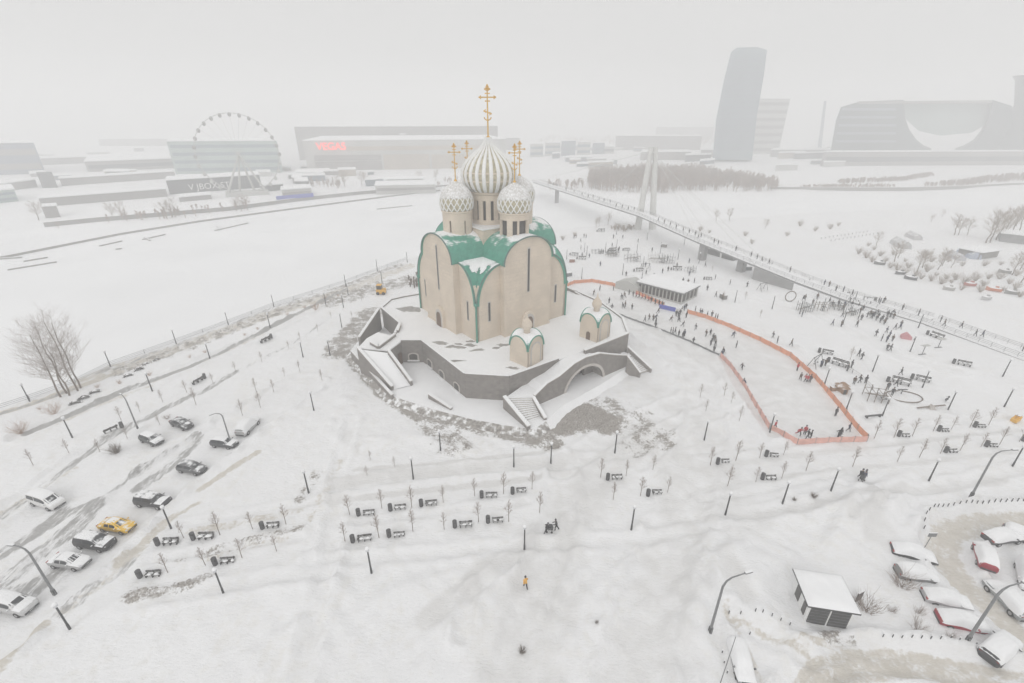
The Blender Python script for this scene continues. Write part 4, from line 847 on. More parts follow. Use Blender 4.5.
# ------------------------------------------------------------------ lamp posts
def make_lamp():
    t = thing('park_lamp', '', 'lamp post', group='slim park lamps')
    m = MB(); m.tube([(0,0,-.2),(0,0,.9),(0,0,.95),(0,0,3.6)], [.13,.12,.10,.085], 8); m.build('pole', M['steel'], t)
    m = MB(); m.lathe([(.06,3.6),(.2,3.68),(.22,3.95),(.12,4.0)], 10); h = m.build('lamp_head', M['lens'], t)
    m = MB(); m.lathe([(.24,3.98),(.22,4.12),(.1,4.22),(.01,4.24)], 10); m.build('snow_cap', M['snow'], h)
    return t
LAMP = Kind(make_lamp)
def lamps(pxs, lab, cnt, s=1.0):
    for i, q in enumerate(pxs):
        LAMP.put(at(*q), random.uniform(0, 6), lab.format(ordw(i+1), cnt) if '{' in lab else lab, s*random.uniform(.96,1.04))
lamps([(70.4,629.7),(225,597),(372,575)], 'slim dark park lamp, {} along the open snow field from the pale estate car', 0)
lamps([(171,528),(308.8,493.2),(413.3,478.7),(440.7,451.7)], 'slim dark park lamp, {} from the yellow taxi towards the terrace stairs', 0)
lamps([(513.8,466.2),(550.8,462.7),(614.7,453.6)], 'slim dark park lamp below the rubble mound, {} of three walking towards the rink', 0)
lamps([(524.4,548.3)], 'slim dark park lamp alone beside the trodden path above the yellow-coated walker', 0)
lamps([(631,531.5),(725.2,515.2),(781.8,505.3),(827.8,498.6),(928.2,481.7),(1012,466.8)], 'slim dark park lamp, {} from the trodden path below the sapling beds', 0)
lamps([(704.3,439.3),(769.6,432.4)], 'slim dark park lamp, {} of two beside the inner fence of the ice rink', 0)
lamps([(882,416.5),(947.8,410),(1004,407)], 'slim dark park lamp, {} beyond the rink corner above the upper saplings', 0)
lamps([(1002.4,376.7),(922,388),(846.2,409.6),(824,385.8),(872.2,372.2)], 'slim dark park lamp among the play benches, {} from the footbridge path', 0)
lamps([(909.9,352),(918,328.2),(842.7,324.5),(822,311.5),(853.4,304.6),(799.4,314.5),(771.8,309.4),(734.7,302.7)], 'slim dark park lamp on the crowded plaza, {} from the near bridge end', 0)
lamps([(807,289.4),(769,275),(698.7,263.7),(684,245),(647,240),(616.5,234.6)], 'slim hazy park lamp beside the footbridge, {} going towards the pylon', 0)
lamps([(677.8,259.6),(660,254),(643,266.9),(636.7,253.2),(641.2,283.8),(622.5,274.9),(616.5,248.3),(605.3,252.4),(586.7,255.6),(584.3,252.4),(581.6,279),(566.6,259.6)], 'slim hazy park lamp behind the glazed pavilion, {} going towards the church', 0)
lamps([(330.2,355.9),(303.3,357.8),(314,411),(341.9,327.8),(343.6,307.9),(326,305.6)], 'slim dark park lamp on the slope before the terrace, {} of that scattered group', 0)
lamps([(348.3,295.5),(382.2,283.3),(345.9,286.8),(377.5,271.6),(407.3,262.2)], 'slim dark park lamp near the yellow machine by the riverside walk, {} towards the church', 0)
lamps([(30,402),(111,367.6),(176.6,344.4),(228.5,325.2),(274,307.1)], 'slim grey lamp on the river rail, {} counted from the grove of tall bare trees', 0, .92)
lamps([(72.5,437.8),(152.6,391.6),(209.8,358),(270.3,328)], 'slim dark park lamp on the inner riverside path, {} from the rusty bushes', 0)
def make_street(out=2.3, hh=8.0):
    t = thing('street_lamp', '', 'street lamp', group='tall street lamps with a curved arm')
    m = MB(); m.tube([(0,0,-.2),(0,0,.02),(0,0,1.2),(0,0,1.25),(0,0,hh-1.0),(.25,0,hh-.35),(.8,0,hh),(out,0,hh+.12)], [.17,.17,.15,.14,.11,.09,.07,.055], 10); p = m.build('pole', M['galv'], t)
    m = MB(); m.box((0,0,.5),(.30,.30,1.0)); m.build('base', M['steel'], t)
    m = MB(); m.box((out+.3,0,hh+.13),(.8,.24,.14)); h = m.build('lamp_head', M['galv'], t)
    m = MB(); m.box((out+.3,0,hh+.045),(.6,.18,.03)); m.build('lens', M['lens'], h)
    m = MB(); m.box((out+.3,0,hh+.23),(.76,.22,.06)); m.build('snow_cap', M['snow'], h)
    return t
STREET = Kind(make_street); SHORT = Kind(lambda: make_street(1.35, 8.0))
for b, tpx, armpx, lab, s in (((54.8,594),(25,547),(10,546),'tall grey street lamp with a curved arm over the silver saloon',.95),((708.4,637.4),(724,584),(750,577),'tall grey street lamp with a curved arm beside the half-hidden car and garage bollards',1),
        ((968.5,501),(994,456),(1015,455),'tall grey curved street lamp above the bollards at the top of the road loop',1.0),((964,645.5),(999,590),(1008,588),'tall grey street lamp leaning over the deep red car',1.02),
        ((231.3,444),(219,411),(210,414),'tall street lamp with a curved arm standing over a dark hatchback',.8)):
    P0 = at(*b); a = G(*armpx, 8)-G(*tpx, 8); (SHORT if b[0] < 300 else STREET).put(P0, math.atan2(a[1], a[0]), lab, s)
SHORT.put(at(139,431.5), 2.6, 'tall street lamp whose pale arm points to the river, below the long bench', .82)
# ------------------------------------------------------------------ benches and bins
def make_bench(lumps=((-.45,.6,.35),(.5,.55,.35))):
    t = thing('park_bench', '', 'bench', group='dark park benches'); L_ = 2.1
    m = MB()
    for y in (-.18, 0, .18): m.box((0,y,.45),(L_,.15,.05))
    s = m.build('seat', M['benchwood'], t)
    m = MB(); 
    for z in (.62,.80): m.box((0,.30+(z-.6)*.2,z),(L_,.05,.14))
    m.build('backrest', M['benchwood'], t)
    for x in (-.85, 0, .85):
        m = MB(); m.box((x,0,.2),(.09,.5,.46)); m.box((x,.3,.55),(.08,.07,.75)); m.build('leg', M['steel'], t)
    for x, l, hh in lumps: m = MB(); m.sm = True; m.ball((x,-.03,.50), .3, 10, (l/.6,.75,hh)); m.build('snow_cushion', M['snow'], s)
    return t
def make_bin():
    t = thing('litter_bin', '', 'bin', group='dark litter bins')
    m = MB(); m.lathe([(.26,-.05),(.30,.05),(.31,.85),(.26,.9)], 14); m.build('body', M['bin'], t)
    m = MB(); 
    for k in range(3): m.tube([(.26*math.cos(k*2.1),.26*math.sin(k*2.1),.85),(.26*math.cos(k*2.1),.26*math.sin(k*2.1),1.05)], .025, 5)
    l = m.build('lid_stay', M['steel'], t)
    m = MB(); m.lathe([(.31,1.04),(.31,1.1),(.05,1.16)], 14); m.build('lid', M['bin'], t)
    return t
BENCHES, BIN = [Kind(make_bench), Kind(lambda: make_bench(((-.7,.5,.5),(0,.45,.4),(.72,.5,.45)))), Kind(lambda: make_bench(((-.2,.8,.3),(.75,.4,.5)))), Kind(lambda: make_bench(((-.6,.7,.55),(.45,.9,.5))))], Kind(make_bin)
def bench_sets(rows, lab, s=1.15):
    for i, (a, b) in enumerate(rows):
        p, q = np.array(at(*a)), np.array(at(*b)); d = (q-p)[:2]; L_ = np.hypot(*d); d /= L_
        k = max(.6, min(1.5, (L_-.5)/2.1)); c = p[:2]+d*(.55+1.05*k)
        w_ = lab.format(ordw(i+1)); yaw = math.atan2(d[1], d[0])+random.uniform(-.06,.06)
        BIN.put((p[0], p[1], p[2]), 0, 'dark litter bin '+w_, s*.82)
        random.choice(BENCHES).put((c[0], c[1], gz(c)-.02), yaw, 'dark snow-patched park bench '+w_, k)
bench_sets([((358.7,515.5),(374.5,514)),((390.5,510.3),(406,509)),((421.4,506),(437,504)),((481.7,497),(497,496)),((512.5,492.5),(526,491))], '{} from the parking side in the upper middle row')
bench_sets([((353.2,542.8),(372,541)),((389.3,537),(404.6,536)),((454.9,527),(472,526)),((488,522),(503,520.5))], '{} from the parking side in the lower middle row')
bench_sets([((158,544.5),(178.8,543)),((193.5,539),(214,538)),((262.8,529),(279.8,528))], '{} from the yellow taxi in the upper roadside row')
bench_sets([((140.2,577),(161,575)),((215.5,564.5),(235,563))], '{} from the silver saloon in the lower roadside row')
bench_sets([((607.7,479),(622,478.5)),((647.6,497),(661,496.5))], '{} downhill from the rubble mound')
bench_sets([((717.6,463),(729,462.8)),((766,456),(778,456.5)),((762,479.5),(776,479.3))], '{} below the end of the rink')
bench_sets([((897.8,437.5),(909,438)),((937.7,432.3),(947.6,432.5)),((974.2,427),(985,427.5))], '{} from the rink corner in the upper sapling row')
bench_sets([((945.2,452.2),(957,452.4)),((985.7,446.4),(996,446.8)),((1023,441),(1034,441.5))], '{} from the rink corner in the lower sapling row')
bench_sets([((953.4,363),(971,366.5)),((887.6,381),(910,386)),((911.6,378.5),(930,382.5)),((819,352),(833,354.5)),((828,362),(847,368))], '{} among the play area loungers')
bench_sets([((122.5,428),(105,436)),((204.8,378),(193,385)),((271.5,338),(261,343.5))], '{} along the riverside path from the grove')
bench_sets([((597,229.5+2),(606,231.5)),((570,255),(578,255.6)),((577,259),(586,259.2)),((607,253.5),(617,253)),((608,251.5),(617,250.8)),((634,271),(643,271.3)),((671,270),(682,270.3)),((704,279.5),(712,279.8)),((623,250.5),(630,250.4)),((654,276),(657,276.5))], 'behind the pavilion, {} in that hazy lawn', 1.0)
# riverside wavy loungers
def make_lounger():
    t = thing('wave_lounger', '', 'lounger', group='wavy riverside loungers'); m = MB()
    pr = [(x, .35+.28*math.cos(x*2.6)) for x in np.linspace(-1.3, 1.3, 14)]; bt = [(x, z-.16) for x, z in pr][::-1]
    m.slab(pr+bt, (0,0), (1,0), (0,1), -.6, .6); m.build('seat', mat('lounger_wood', (.07,.065,.06), .7, .2, 4, snow=-.12, nz=(.7,.9)), t)
    for x in (-.9,.9): MB().box((x,0,.15),(.1,1.0,.4)).build('leg', M['steel'], t)
    return t
LOUNGE = Kind(make_lounger)
for i, (q, r) in enumerate((((75.5,403.5),.5),((84,398.5),.5),((95,392.5),.5))): LOUNGE.put(at(*q), .72, 'dark wavy lounger by the grove, {} of three on the snowy bank'.format(ordw(i+1)), .8)
for i, q in enumerate(((128,376),(139,370),(146,364.5),(157,360.5))): LOUNGE.put(at(*q), .72, 'dark wavy lounger under the river rail, {} of four beyond the grove'.format(ordw(i+1)), .7)
# ------------------------------------------------------------------ saplings
def branchy(m, p, d, L_, r, depth, rnd, spread=.7, kids=4, n=4, up=.15):
    pts = [p]; q = p.copy(); dd = d.copy(); seg = 3
    for i in range(seg):
        dd = (dd+Vector((rnd.uniform(-.16,.16), rnd.uniform(-.16,.16), rnd.uniform(-.05,.16)))).normalized(); q = q+dd*L_/seg; pts.append(q.copy())
    m.tube(pts, [r, r*.8, r*.62, r*.35], n if depth > 1 else 3, False)
    if depth <= 0: return
    for k in range(kids):
        t = rnd.uniform(.35, 1); i = min(seg-1, int(t*seg)); b = pts[i].lerp(pts[i+1], t*seg-i)
        ax = Vector((rnd.uniform(-1,1), rnd.uniform(-1,1), rnd.uniform(-.2,.6))).normalized()
        nd = (dd*(1-spread)+ax*spread+Vector((0,0,up))).normalized()
        branchy(m, b, nd, L_*rnd.uniform(.45,.72), r*.5, depth-1, rnd, spread, kids, n, up)
def make_sapling(seed):
    def f():
        t = thing('young_tree', '', 'young tree', group='bare young trees in rows'); rnd = random.Random(seed); m = MB()
        m.tube([(0,0,-.1),(.02,.01,1.0),(.05,.0,2.0),(.06,.02,3.0),(.05,.02,3.7)], [.05,.045,.036,.024,.01], 5); m.build('trunk', M['bark'], t)
        m = MB()
        for k in range(15):
            z = 1.3+k*.15; a = k*2.4+rnd.uniform(-.4,.4)
            branchy(m, Vector((.05,.02,z)), Vector((math.cos(a)*.7, math.sin(a)*.7, .75)).normalized(), rnd.uniform(.6,1.0)*(1.15-.06*k), .026, 1, rnd, .55, 6, 4)
        m.build('crown', M['twig'], t); return t
    return f
SAP = [Kind(make_sapling(s)) for s in (3, 11, 29, 37, 51, 64)]
def saps(pxs, lab, s=.95):
    for i, q in enumerate(pxs): random.choice(SAP).put(at(*q), random.uniform(0, 6.28), lab.format(ordw(i+1)), s*random.uniform(.8,1.15))
saps([(349.8,515),(382,509),(411.9,508),(443.3,503),(474.7,496.5),(503.5,493.4),(532,488.7)], 'bare young tree, {} of the upper middle row counted from the parking side')
saps([(345.3,542.6),(379.3,538.9),(413,531.9),(444.2,530.2),(478.7,522),(508.7,520.8),(539.6,513)], 'bare young tree, {} of the lower middle row counted from the parking side')
saps([(370.4,459.9),(367.3,477),(395,467.6)], 'small bare young tree, {} of a loose trio on the slope above the middle rows', .6)
saps([(183.7,537.9),(220.4,535.9),(253,530),(286.3,525.2)], 'bare young tree, {} from the yellow taxi in the upper roadside row')
saps([(168,573),(205.6,565.8),(242.7,559.7),(277.5,554)], 'bare young tree, {} of the lower roadside row counted from the silver saloon')
saps([(242.3,414.7),(260.4,407.1),(273.7,391.5),(256.5,392.3),(196.2,405.2)], 'bare young tree, {} of the loose group above the buried car and roadway')
saps([(69.5,453.9),(33.4,465.6),(121.5,421)], 'bare young tree, {} of three below the inner riverside path')
saps([(600.6,477.3),(626,476.5),(652.5,471.2)], 'bare young tree, {} of the upper row between mound and rink')
saps([(613,500.2),(640.2,496.7),(667.4,493.2)], 'bare young tree, {} of the lower row between mound and rink')
saps([(710.4,464.7),(735.7,460.5),(759.5,458),(783.3,455.2)], 'bare young tree, {} of the row just below the rink end')
saps([(727.5,486),(755.7,481.9),(781.4,479),(805.6,471.4),(852.4,467.2)], 'bare young tree, {} of the second row below the rink end')
saps([(874,438.7),(893.4,438.7),(911.9,436.9),(932,433.4),(950.5,430.8),(969.3,428.1),(988.3,425.5)], 'bare young tree, {} of the upper bed counted from the rink corner')
saps([(897.4,461.5),(919.4,457.1),(940,454.1),(959.7,451),(980.4,447.5),(999.4,444.8),(1019,442)], 'bare young tree, {} of the lower bed counted from the rink corner')
saps([(739,421),(731,403),(724,396),(706,410),(700,398)], 'bare young tree, {} of the thin group between terrace and rink fence', .8)
saps([(700,261),(712,272),(745,300),(722,302),(760,318),(850,360)], 'bare hazy young tree, {} of those scattered near the bridge ramp', .8)
# ------------------------------------------------------------------ bollards
def make_bollard():
    t = thing('bollard', '', 'bollard', group='roadside bollards'); m = MB(); m.tube([(0,0,-.1),(0,0,.72)], .055, 7); m.build('post', M['steel'], t)
    m = MB(); m.lathe([(.07,.70),(.08,.76),(.03,.84)], 8); m.build('snow_cap', M['snow'], t); return t
BOL = Kind(make_bollard)
curve = [(922.5,531),(921.5,526),(923,520),(926.5,515.5),(931,512.5),(936,510.3),(941.5,508.8),(947,507.6)]+[(952.5+5.7*k, 506.8-.19*k) for k in range(13)]
for i, q in enumerate(curve): BOL.put(at(*q), 0, 'thin bollard {} along the outer curve of the road loop from the sign'.format(ordw(i+1)), 1.0)
for i in range(11): BOL.put(at(881+9.3*i, 640+.75*i), 0, 'thin bollard {} in the line between garage and boxy snow-capped car'.format(ordw(i+1)), .8)
for i, q in enumerate(((726.7,620.6),(738,621.7),(751.4,622.7),(759,622.7),(769,623.8),(778.4,626.3),(788.4,628.4),(748.6,637.4))): BOL.put(at(*q), 0, 'thin bollard {} before the garage driveway from the tall lamp'.format(ordw(i+1)), .85)
for i, q in enumerate(((721.4,655),(723.5,664.6),(726.7,674))): BOL.put(at(*q), 0, 'thin bollard {} of three beside the half-hidden dark car'.format(ordw(i+1)), .85)
# road sign
t = thing('road_sign', 'small grey board sign on a thin post at the mouth of the road loop', 'sign', at(923,550)); MB().tube([(0,0,-.1),(.15,0,2.6)], .04, 6).build('post', M['galv'], t)
MB().box((.2,0,2.5),(1.0,.06,.6)).build('board', M['galv'], t); MB().box((.2,0,2.83),(.98,.1,.07)).build('snow_cap', M['snow'], t)
# tall thin mast by the garage lamp
t = thing('mast', 'thin leaning pole beside the curved lamp and half-hidden car', 'pole', at(718,690)); MB().tube([(0,0,-.2),(.05,0,7.6)], [.05,.03], 6).build('shaft', M['galv'], t)
# ------------------------------------------------------------------ garage
hG = 2.75
gA, gB, gC = G(808.3,606,hG+.2), G(861.8,614.4,hG+.2), G(791.6,567.9,hG+.2)
u1 = (gB-gA)/np.hypot(*(gB-gA)); u2 = np.array([-u1[1], u1[0]]); L1 = np.hypot(*(gB-gA))-.7; L2 = np.dot(gC-gA, u2)-.8; gl = gA+u1*.35+u2*.4
print('garage', L1, L2, proj((*gl,0)), proj((*(gl+u1*L1),0)))
gar = thing('garage', 'white double garage with two dark doors under a thick snow roof', 'garage', (*gl, 0), math.atan2(u1[1], u1[0]))
MB().box((L1/2,L2/2,hG/2),(L1,L2,hG)).build('wall', M['white'], gar)
for k in range(2):
    x = L1*(.27+.47*k); o = MB().box((x,-.03,hG*.47),(L1*.42,.1,hG*.92)).build('garage_door', mat('door_mesh_%d'%k, (.07,.07,.07), .6, .35, 9), gar)
    m = MB()
    for q in range(1, 6): m.box((x,-.10,hG*.93*q/6),(L1*.42,.03,.03))
    m.build('slat', M['galv'], o)
for y, w2 in ((.16,.16),(.62,.24)):
    MB().box((-.03,L2*y,hG*.5),(.09,L2*w2,hG*.55)).build('window', M['dark'], gar)
rf = MB(); rf.slab([(-.35,hG-.02),(L1+.35,hG-.02),(L1+.35,hG+.16),(-.35,hG+.16)], (0,0), (1,0), (0,1), -.4, L2+.4); ro = rf.build('roof', M['steel'], gar)
sn = MB(); sn.sm = True; n1, n2 = 16, 12; vs = []
for i in range(n1+1):
    for j in range(n2+1):
        a, b = 2*i/n1-1, 2*j/n2-1; e = (1-abs(a)**10)*(1-abs(b)**10); vs.append((-.33+(L1+.66)*i/n1, -.38+(L2+.76)*j/n2, hG+.165+e*(.34+.05*math.sin(i*.9)+.04*math.sin(j*1.3+i))))
sn.add(vs, [(i*(n2+1)+j, (i+1)*(n2+1)+j, (i+1)*(n2+1)+j+1, i*(n2+1)+j+1) for i in range(n1) for j in range(n2)]); sn.build('roof_snow', M['snow'], ro)
t = thing('crate_stack', 'dark upright board leaning behind the snow roofed garage', 'board', (*G(858,600),0), .4); MB().box((0,0,.6),(.9,.12,1.3)).build('panel', M['bin'], t); MB().box((0,.05,1.27),(.9,.2,.07)).build('snow_cap', M['snow'], t)
# ------------------------------------------------------------------ bushes
def make_bush(seed, n=26, h=1.5, m_='twig', r=.018, sp=.6):
    def f():
        t = thing('bare_bush', '', 'bush'); rnd = random.Random(seed); m = MB()
        for k in range(n):
            a = rnd.uniform(0, 6.28); e = rnd.uniform(.35, 1.2)
            branchy(m, Vector((rnd.uniform(-.2,.2), rnd.uniform(-.2,.2), -.05)), Vector((math.cos(a)*e, math.sin(a)*e, 1)).normalized(), h*rnd.uniform(.6,1), r, 1, rnd, .45, 4, 4)
        m.build('stem', M[m_], t); return t
    return f
Bs = Kind(make_bush(5)); Bt = Kind(make_bush(8, 60, 1.3, 'bark', .02)); Bw = Kind(make_bush(9, 40, 2.4, 'rusttwig', .016))
for q, lab, s in (((866,611),'bare spreading bush at the corner of the garage',1.5),((901,588),'bare spreading bush before the grey buried car',1.5),((891,612),'small bare bush in the snow, upper of those below the buried cars',.6),((918,614),'small bare bush beside the light silver buried car',.7),((916,632),'leggy bare bush above the lower bollards',1.0),((948,640),'round small bush at the tail of the deep red car',.6),((167,419),'low dark bush at the tail of the dusted dark saloon',.7)): Bs.put(at(*q), s*3, lab, s)
for q, lab, s in (((117,453),'round dense grey bush next to the dark wagon',1.25),((522,652),'small round bush standing alone in the lower snow field',.55),((812,501),'low dark shrub between two park lamps below the rink',.6),((793,503),'pale low shrub beside the darker one below the rink',.4),((596,628),'tiny shrub poking from the snow of the open field',.3),((424,388.5),'small dark shrub on the terrace ledge below the windows',.4)): Bt.put(at(*q), s*5, lab, s)
for q, lab, s in (((20.5,433),'rusty brown leafy young tree, lower of two by the river rail',1.0),((55,415.5),'rusty brown leafy young tree nearer the tall grove',.95),((316,310.5),'rusty brown ball-shaped young tree on the riverside path',1.0)): 
    o = Bw.put(at(*q), s*5, lab, s); 
# ------------------------------------------------------------------ tall trees
def make_tree(seed, h, spread, depth=3, kids=5, crown='twig', lean=0.0, r0=.22, low=.35, nb=16, name='bare_tree', fine=.02):
    def f():
        t = thing(name, '', 'tree'); rnd = random.Random(seed); m = MB(); pts = []
        for i in range(9): z = h*i/8*.9; pts.append(Vector((lean*z+.15*math.sin(i*1.3+seed), .12*math.cos(i*1.7+seed), z-.2)))
        m.tube(pts, [r0*(1-.1*i) for i in range(9)], 7); m.build('trunk', M['bark'], t)
        m = MB()
        for k in range(nb):
            f_ = low+(.98-low)*k/(nb-1); i = min(7, int(f_*8)); b = pts[i].lerp(pts[i+1], f_*8-i); a = k*2.4+rnd.uniform(-.5,.5)
            L_ = spread*(.55+.75*math.sin(PI*min(1, .18+f_*.72)))*rnd.uniform(.75,1.15)
            branchy(m, b, Vector((math.cos(a), math.sin(a), rnd.uniform(.35,.9))).normalized(), L_, max(fine*2, r0*.32*(1.1-f_)), depth-1, rnd, .5, kids, 4, .12)
        m.build('crown', M[crown], t); return t
    return f
M['greytwig'] = mat('grey_twigs', (.40,.355,.33), .9, .12, 3); M['browntwig'] = mat('brown_twigs', (.34,.29,.245), .9, .12, 3)
for i, (q, h, s, lab) in enumerate((((60.5,396.5),14.5,2.9,'tall bare riverside tree, outermost stem of the grove'),((66,392.8),15.5,3.0,'tall bare riverside tree, second stem of the grove'),((77,390.8),16.5,3.3,'tall bare riverside tree, third stem and crown of the grove'),((80.5,388),15.5,3.0,'tall bare riverside tree, inner stem of the grove'),((70,396),12.0,2.4,'shorter bare riverside tree tucked inside the grove'))):
    o = make_tree(40+i, h*1.02, s*.98, 3, 6, 'greytwig', .0, .17, .26, 24, fine=.011)(); o.location = at(*q); o.rotation_euler.z = i*1.9; o['label'] = lab; o['group'] = 'grove of tall bare trees by the river'
FT = [Kind(make_tree(70+k, 9.5, 2.3, 3, 6, 'browntwig', .06*(k-1), .22, .3, 16, fine=.03)) for k in range(3)]
for i, (q, s) in enumerate((((954,235),.95),((958,235),.75),((967,235),.8),((986,243),1.3),((990,242.5),1.35),((996,240),1.3),((1004,236),1.25),((1012,232),1.2),((1019,231),1.1),((1016,226),1.0))):
    FT[i % 3].put(at(*q), i*1.1, 'bare brown tree beyond the marina sheds, {} of the clump towards the view edge'.format(ordw(i+1)), s)['group'] = 'clump of bare brown trees across the bay'
for i, (q, s) in enumerate((((876,246),.6),((894,262),.75),((898,258),.6),((917,272),.75),((922,268),.7),((938,270),.7),((942,266),.65),((951,268),.5),((1012,275),.8),((1021,283),.85),((1020,270),.7))):
    FT[(i+1) % 3].put(at(*q), i*1.7, 'thin brown tree at the marina edge, {} counted from the pontoon'.format(ordw(i+1)), s)['group'] = 'thin trees among the marina boats'
for i, (q, s) in enumerate(((( 716,221),.6),((729,221),.65),((599,226),.5),((608,225),.6),((596,227),.4),((765,229),.5),((931,222),.4),((942,217),.4))):
    FT[i % 3].put(at(*q), i*1.3, 'faint bare tree on the snowy spit by the footbridge, {} from the shore'.format(ordw(i+1)), s)['group'] = 'faint trees by the bridge'
for i, (q, s) in enumerate((((38,218),1.1),((113,216),.9),((122,217),1.0),((166,216),1.0),((172,215),1.1),((241,209),.9),((247,208),1.0),((236,209),.8),((345,187),1.2),((362,186),1.1),((366,185),1.0),((338,188),.9),((420,182),.9),((436,181),.9),((58,226),.4))):
    FT[(i+2) % 3].put(at(*q), i*.7, 'pale bare tree on the far embankment, {} counted from the long shed towards the church'.format(ordw(i+1)), s)['group'] = 'pale trees on the far embankment'

fence('river_railing', 'thin grey railing running along the frozen river bank from the grove past the church', [(-8,411),(30,399.5),(76,383.5),(111,366.5),(176,343),(228,323.5),(274,306),(346,283),(377,270),(407,259.5)], 'galv', 1.0, 6)

saps([(140,412),(163,402),(187,393),(213,383),(236,372),(262,362),(289,350),(128,440),(100,452),(160,425)], 'bare young tree, {} along the snowy strip below the inner riverside path', .75)
saps([(300,340),(318,332),(331,318),(352,318),(362,302),(300,372),(322,380),(285,378)], 'bare young tree, {} on the slope between the riverside path and terrace', .7)
for i, q in enumerate(((120,384),(150,376),(190,358),(205,353),(245,336),(258,330),(288,317),(305,309),(325,300),(338,296),(40,410),(98,388))): Bw.put(at(*q), i*1.3, 'small rusty brown shrub, {} along the river rail from the grove'.format(ordw(i+1)), random.uniform(.3,.5))
# ------------------------------------------------------------------ play ground
def seat_at(name, label, cat, q): return thing(name, label, cat, at(*q))
t = seat_at('hoop_sculpture', 'large upright hoop standing on the plaza near the footbridge ramp', 'sculpture', (789.5,301)); m = MB(); m.tube([(1.5*math.cos(a), 0, 1.6+1.5*math.sin(a)) for a in np.linspace(0, 2*PI, 25)], .14, 6, False); m.build('hoop', M['bark'], t); MB().box((0,0,.0),(1.2,.6,.3)).build('foot', M['galv'], t)
def frame(q, label, w, d, h, nx, seed, rot=0.0, mm='galv', net=True):
    t = seat_at('climbing_frame', label, 'climbing frame', q); t.rotation_euler.z = rot; rnd = random.Random(seed)
    for i in range(nx):
        for j in (0, 1):
            x, y = -w/2+w*i/(nx-1), (j-.5)*d; hh = h*rnd.uniform(.75,1.2); MB().tube([(x,y,-.1),(x,y,hh)], .07, 6).build('post', M[mm], t)
    for j in (0, 1): MB().tube([(-w/2,(j-.5)*d,h*.7),(w/2,(j-.5)*d,h*.72)], .05, 5).build('rail', M[mm], t)
    for i in range(nx): x = -w/2+w*i/(nx-1); MB().tube([(x,-d/2,h*.7),(x,d/2,h*.7)], .045, 5).build('rung', M[mm], t)
    if net:
        m = MB()
        for k in range(7): a = -w/2+w*k/6; m.tube([(a,-d/2,h*.7),(a+w*.08,d/2,.2)], .025, 4); m.tube([(-w/2,(-.5+k/6)*d,h*.7-.5*k/6*h),(w/2,(-.5+k/6)*d,h*.7-.5*k/6*h)], .025, 4)
        m.build('net', M['bark'], t)
    MB().box((w*.3,0,h*.35),(w*.3,d*.9,.08)).build('platform', M['benchwood'], t)
    return t
frame((804,311),'tangled steel climbing frame near the hoop on the plaza',3.6,2.2,2.6,5,1,.4); frame((836,309),'low dark climbing frame in the middle of the crowded plaza',3.4,1.6,2.2,4,2,-.4,'steel')
frame((875,399),'dark timber climbing frame with nets beside the brown hut',3.4,2.6,2.3,4,3,-.3,'bark'); frame((632,261),'hazy climbing frame on the lawn behind the pavilion',5,3,2.8,5,4,.2); frame((657,262),'pale rope climbing frame with many posts behind the pavilion roof',6,3.5,3.0,6,5,-.1,'farpale'); frame((668,263),'row of play posts next to the pale rope frame',4,2,3,5,6,.1,'galv',False); frame((597,253),'small hazy play frame nearest the church on that lawn',4,2,1.8,4,7,0,'galv',False)
def swing(q, label, rot, w=3.0, h=2.3):
    t = seat_at('swing', label, 'swing', q); t.rotation_euler.z = rot
    for x in (-w/2, w/2):
        for y in (-.9,.9): MB().tube([(x,y,-.1),(x,0,h)], .06, 6).build('leg', M['steel'], t)
    MB().tube([(-w/2-.2,0,h),(w/2+.2,0,h)], .07, 6).build('beam', M['steel'], t)
    for x in (-w*.22, w*.22):
        s = MB().box((x,0,.55),(.45,.28,.06)).build('seat', M['bin'], t); m = MB(); m.tube([(x-.2,0,.55),(x-.2,0,h)], .015, 4); m.tube([(x+.2,0,.55),(x+.2,0,h)], .015, 4); m.build('chain', M['galv'], s)
swing((815,366),'two-seat swing with splayed legs close to the orange rink fence',.6); frame((851,314),'low dark play frame between the plaza swings',3.0,1.6,1.8,4,12,.5,'steel'); frame((819,310),'row of leaning play posts on the plaza by the hoop frame',3.4,1.8,2.4,5,13,-.2,'bark',False); frame((612,256),'pale play frame in the haze close to the church side',4.5,2.4,2.2,5,14,.3); frame((690,272),'small play frame in the haze above the pavilion end',3,2,2,4,15,.2,'galv',False); swing((645,270),'hazy swing frame standing behind the pavilion roof',.2); swing((762,290),'hazy swing frame near the ramp lamps',.5); swing((848,306),'two-seat swing on the plaza beside the queue of people',1.0); swing((868,305),'dark swing at the edge of the plaza under the bridge path',-.3)
t = seat_at('play_hut', 'brown wooden play hut with a many-sided roof beside the rink fence', 'hut', (841,391)); m = MB(); m.lathe([(1.15,-.1),(1.15,1.25)], 6); m.build('wall', M['wood'], t); m = MB(); m.lathe([(1.5,1.2),(.1,2.2)], 6); m.build('roof', M['wood'], t); MB().box((-1.5,.2,.45),(.9,.8,1.0)).build('porch', M['wood'], t); MB().box((0,-1.05,.5),(.5,.12,1.0)).build('doorway', M['dark'], t)
t = seat_at('sandpit', 'big oval ring of dark edging round a sandpit in the play area', 'sandpit', (904,397)); m = MB(); m.tube([(3.1*math.cos(a), 2.1*math.sin(a), .14) for a in np.linspace(0, 2*PI, 33)], .11, 5, False); m.build('kerb_ring', M['bark'], t)
t = seat_at('play_table', 'dark play table on one leg at the rim of the oval sandpit', 'table', (901,394)); MB().tube([(0,0,-.1),(0,0,.9)], .08, 6).build('leg', M['steel'], t); MB().box((0,0,.93),(1.8,.3,.08)).build('top', M['steel'], t)
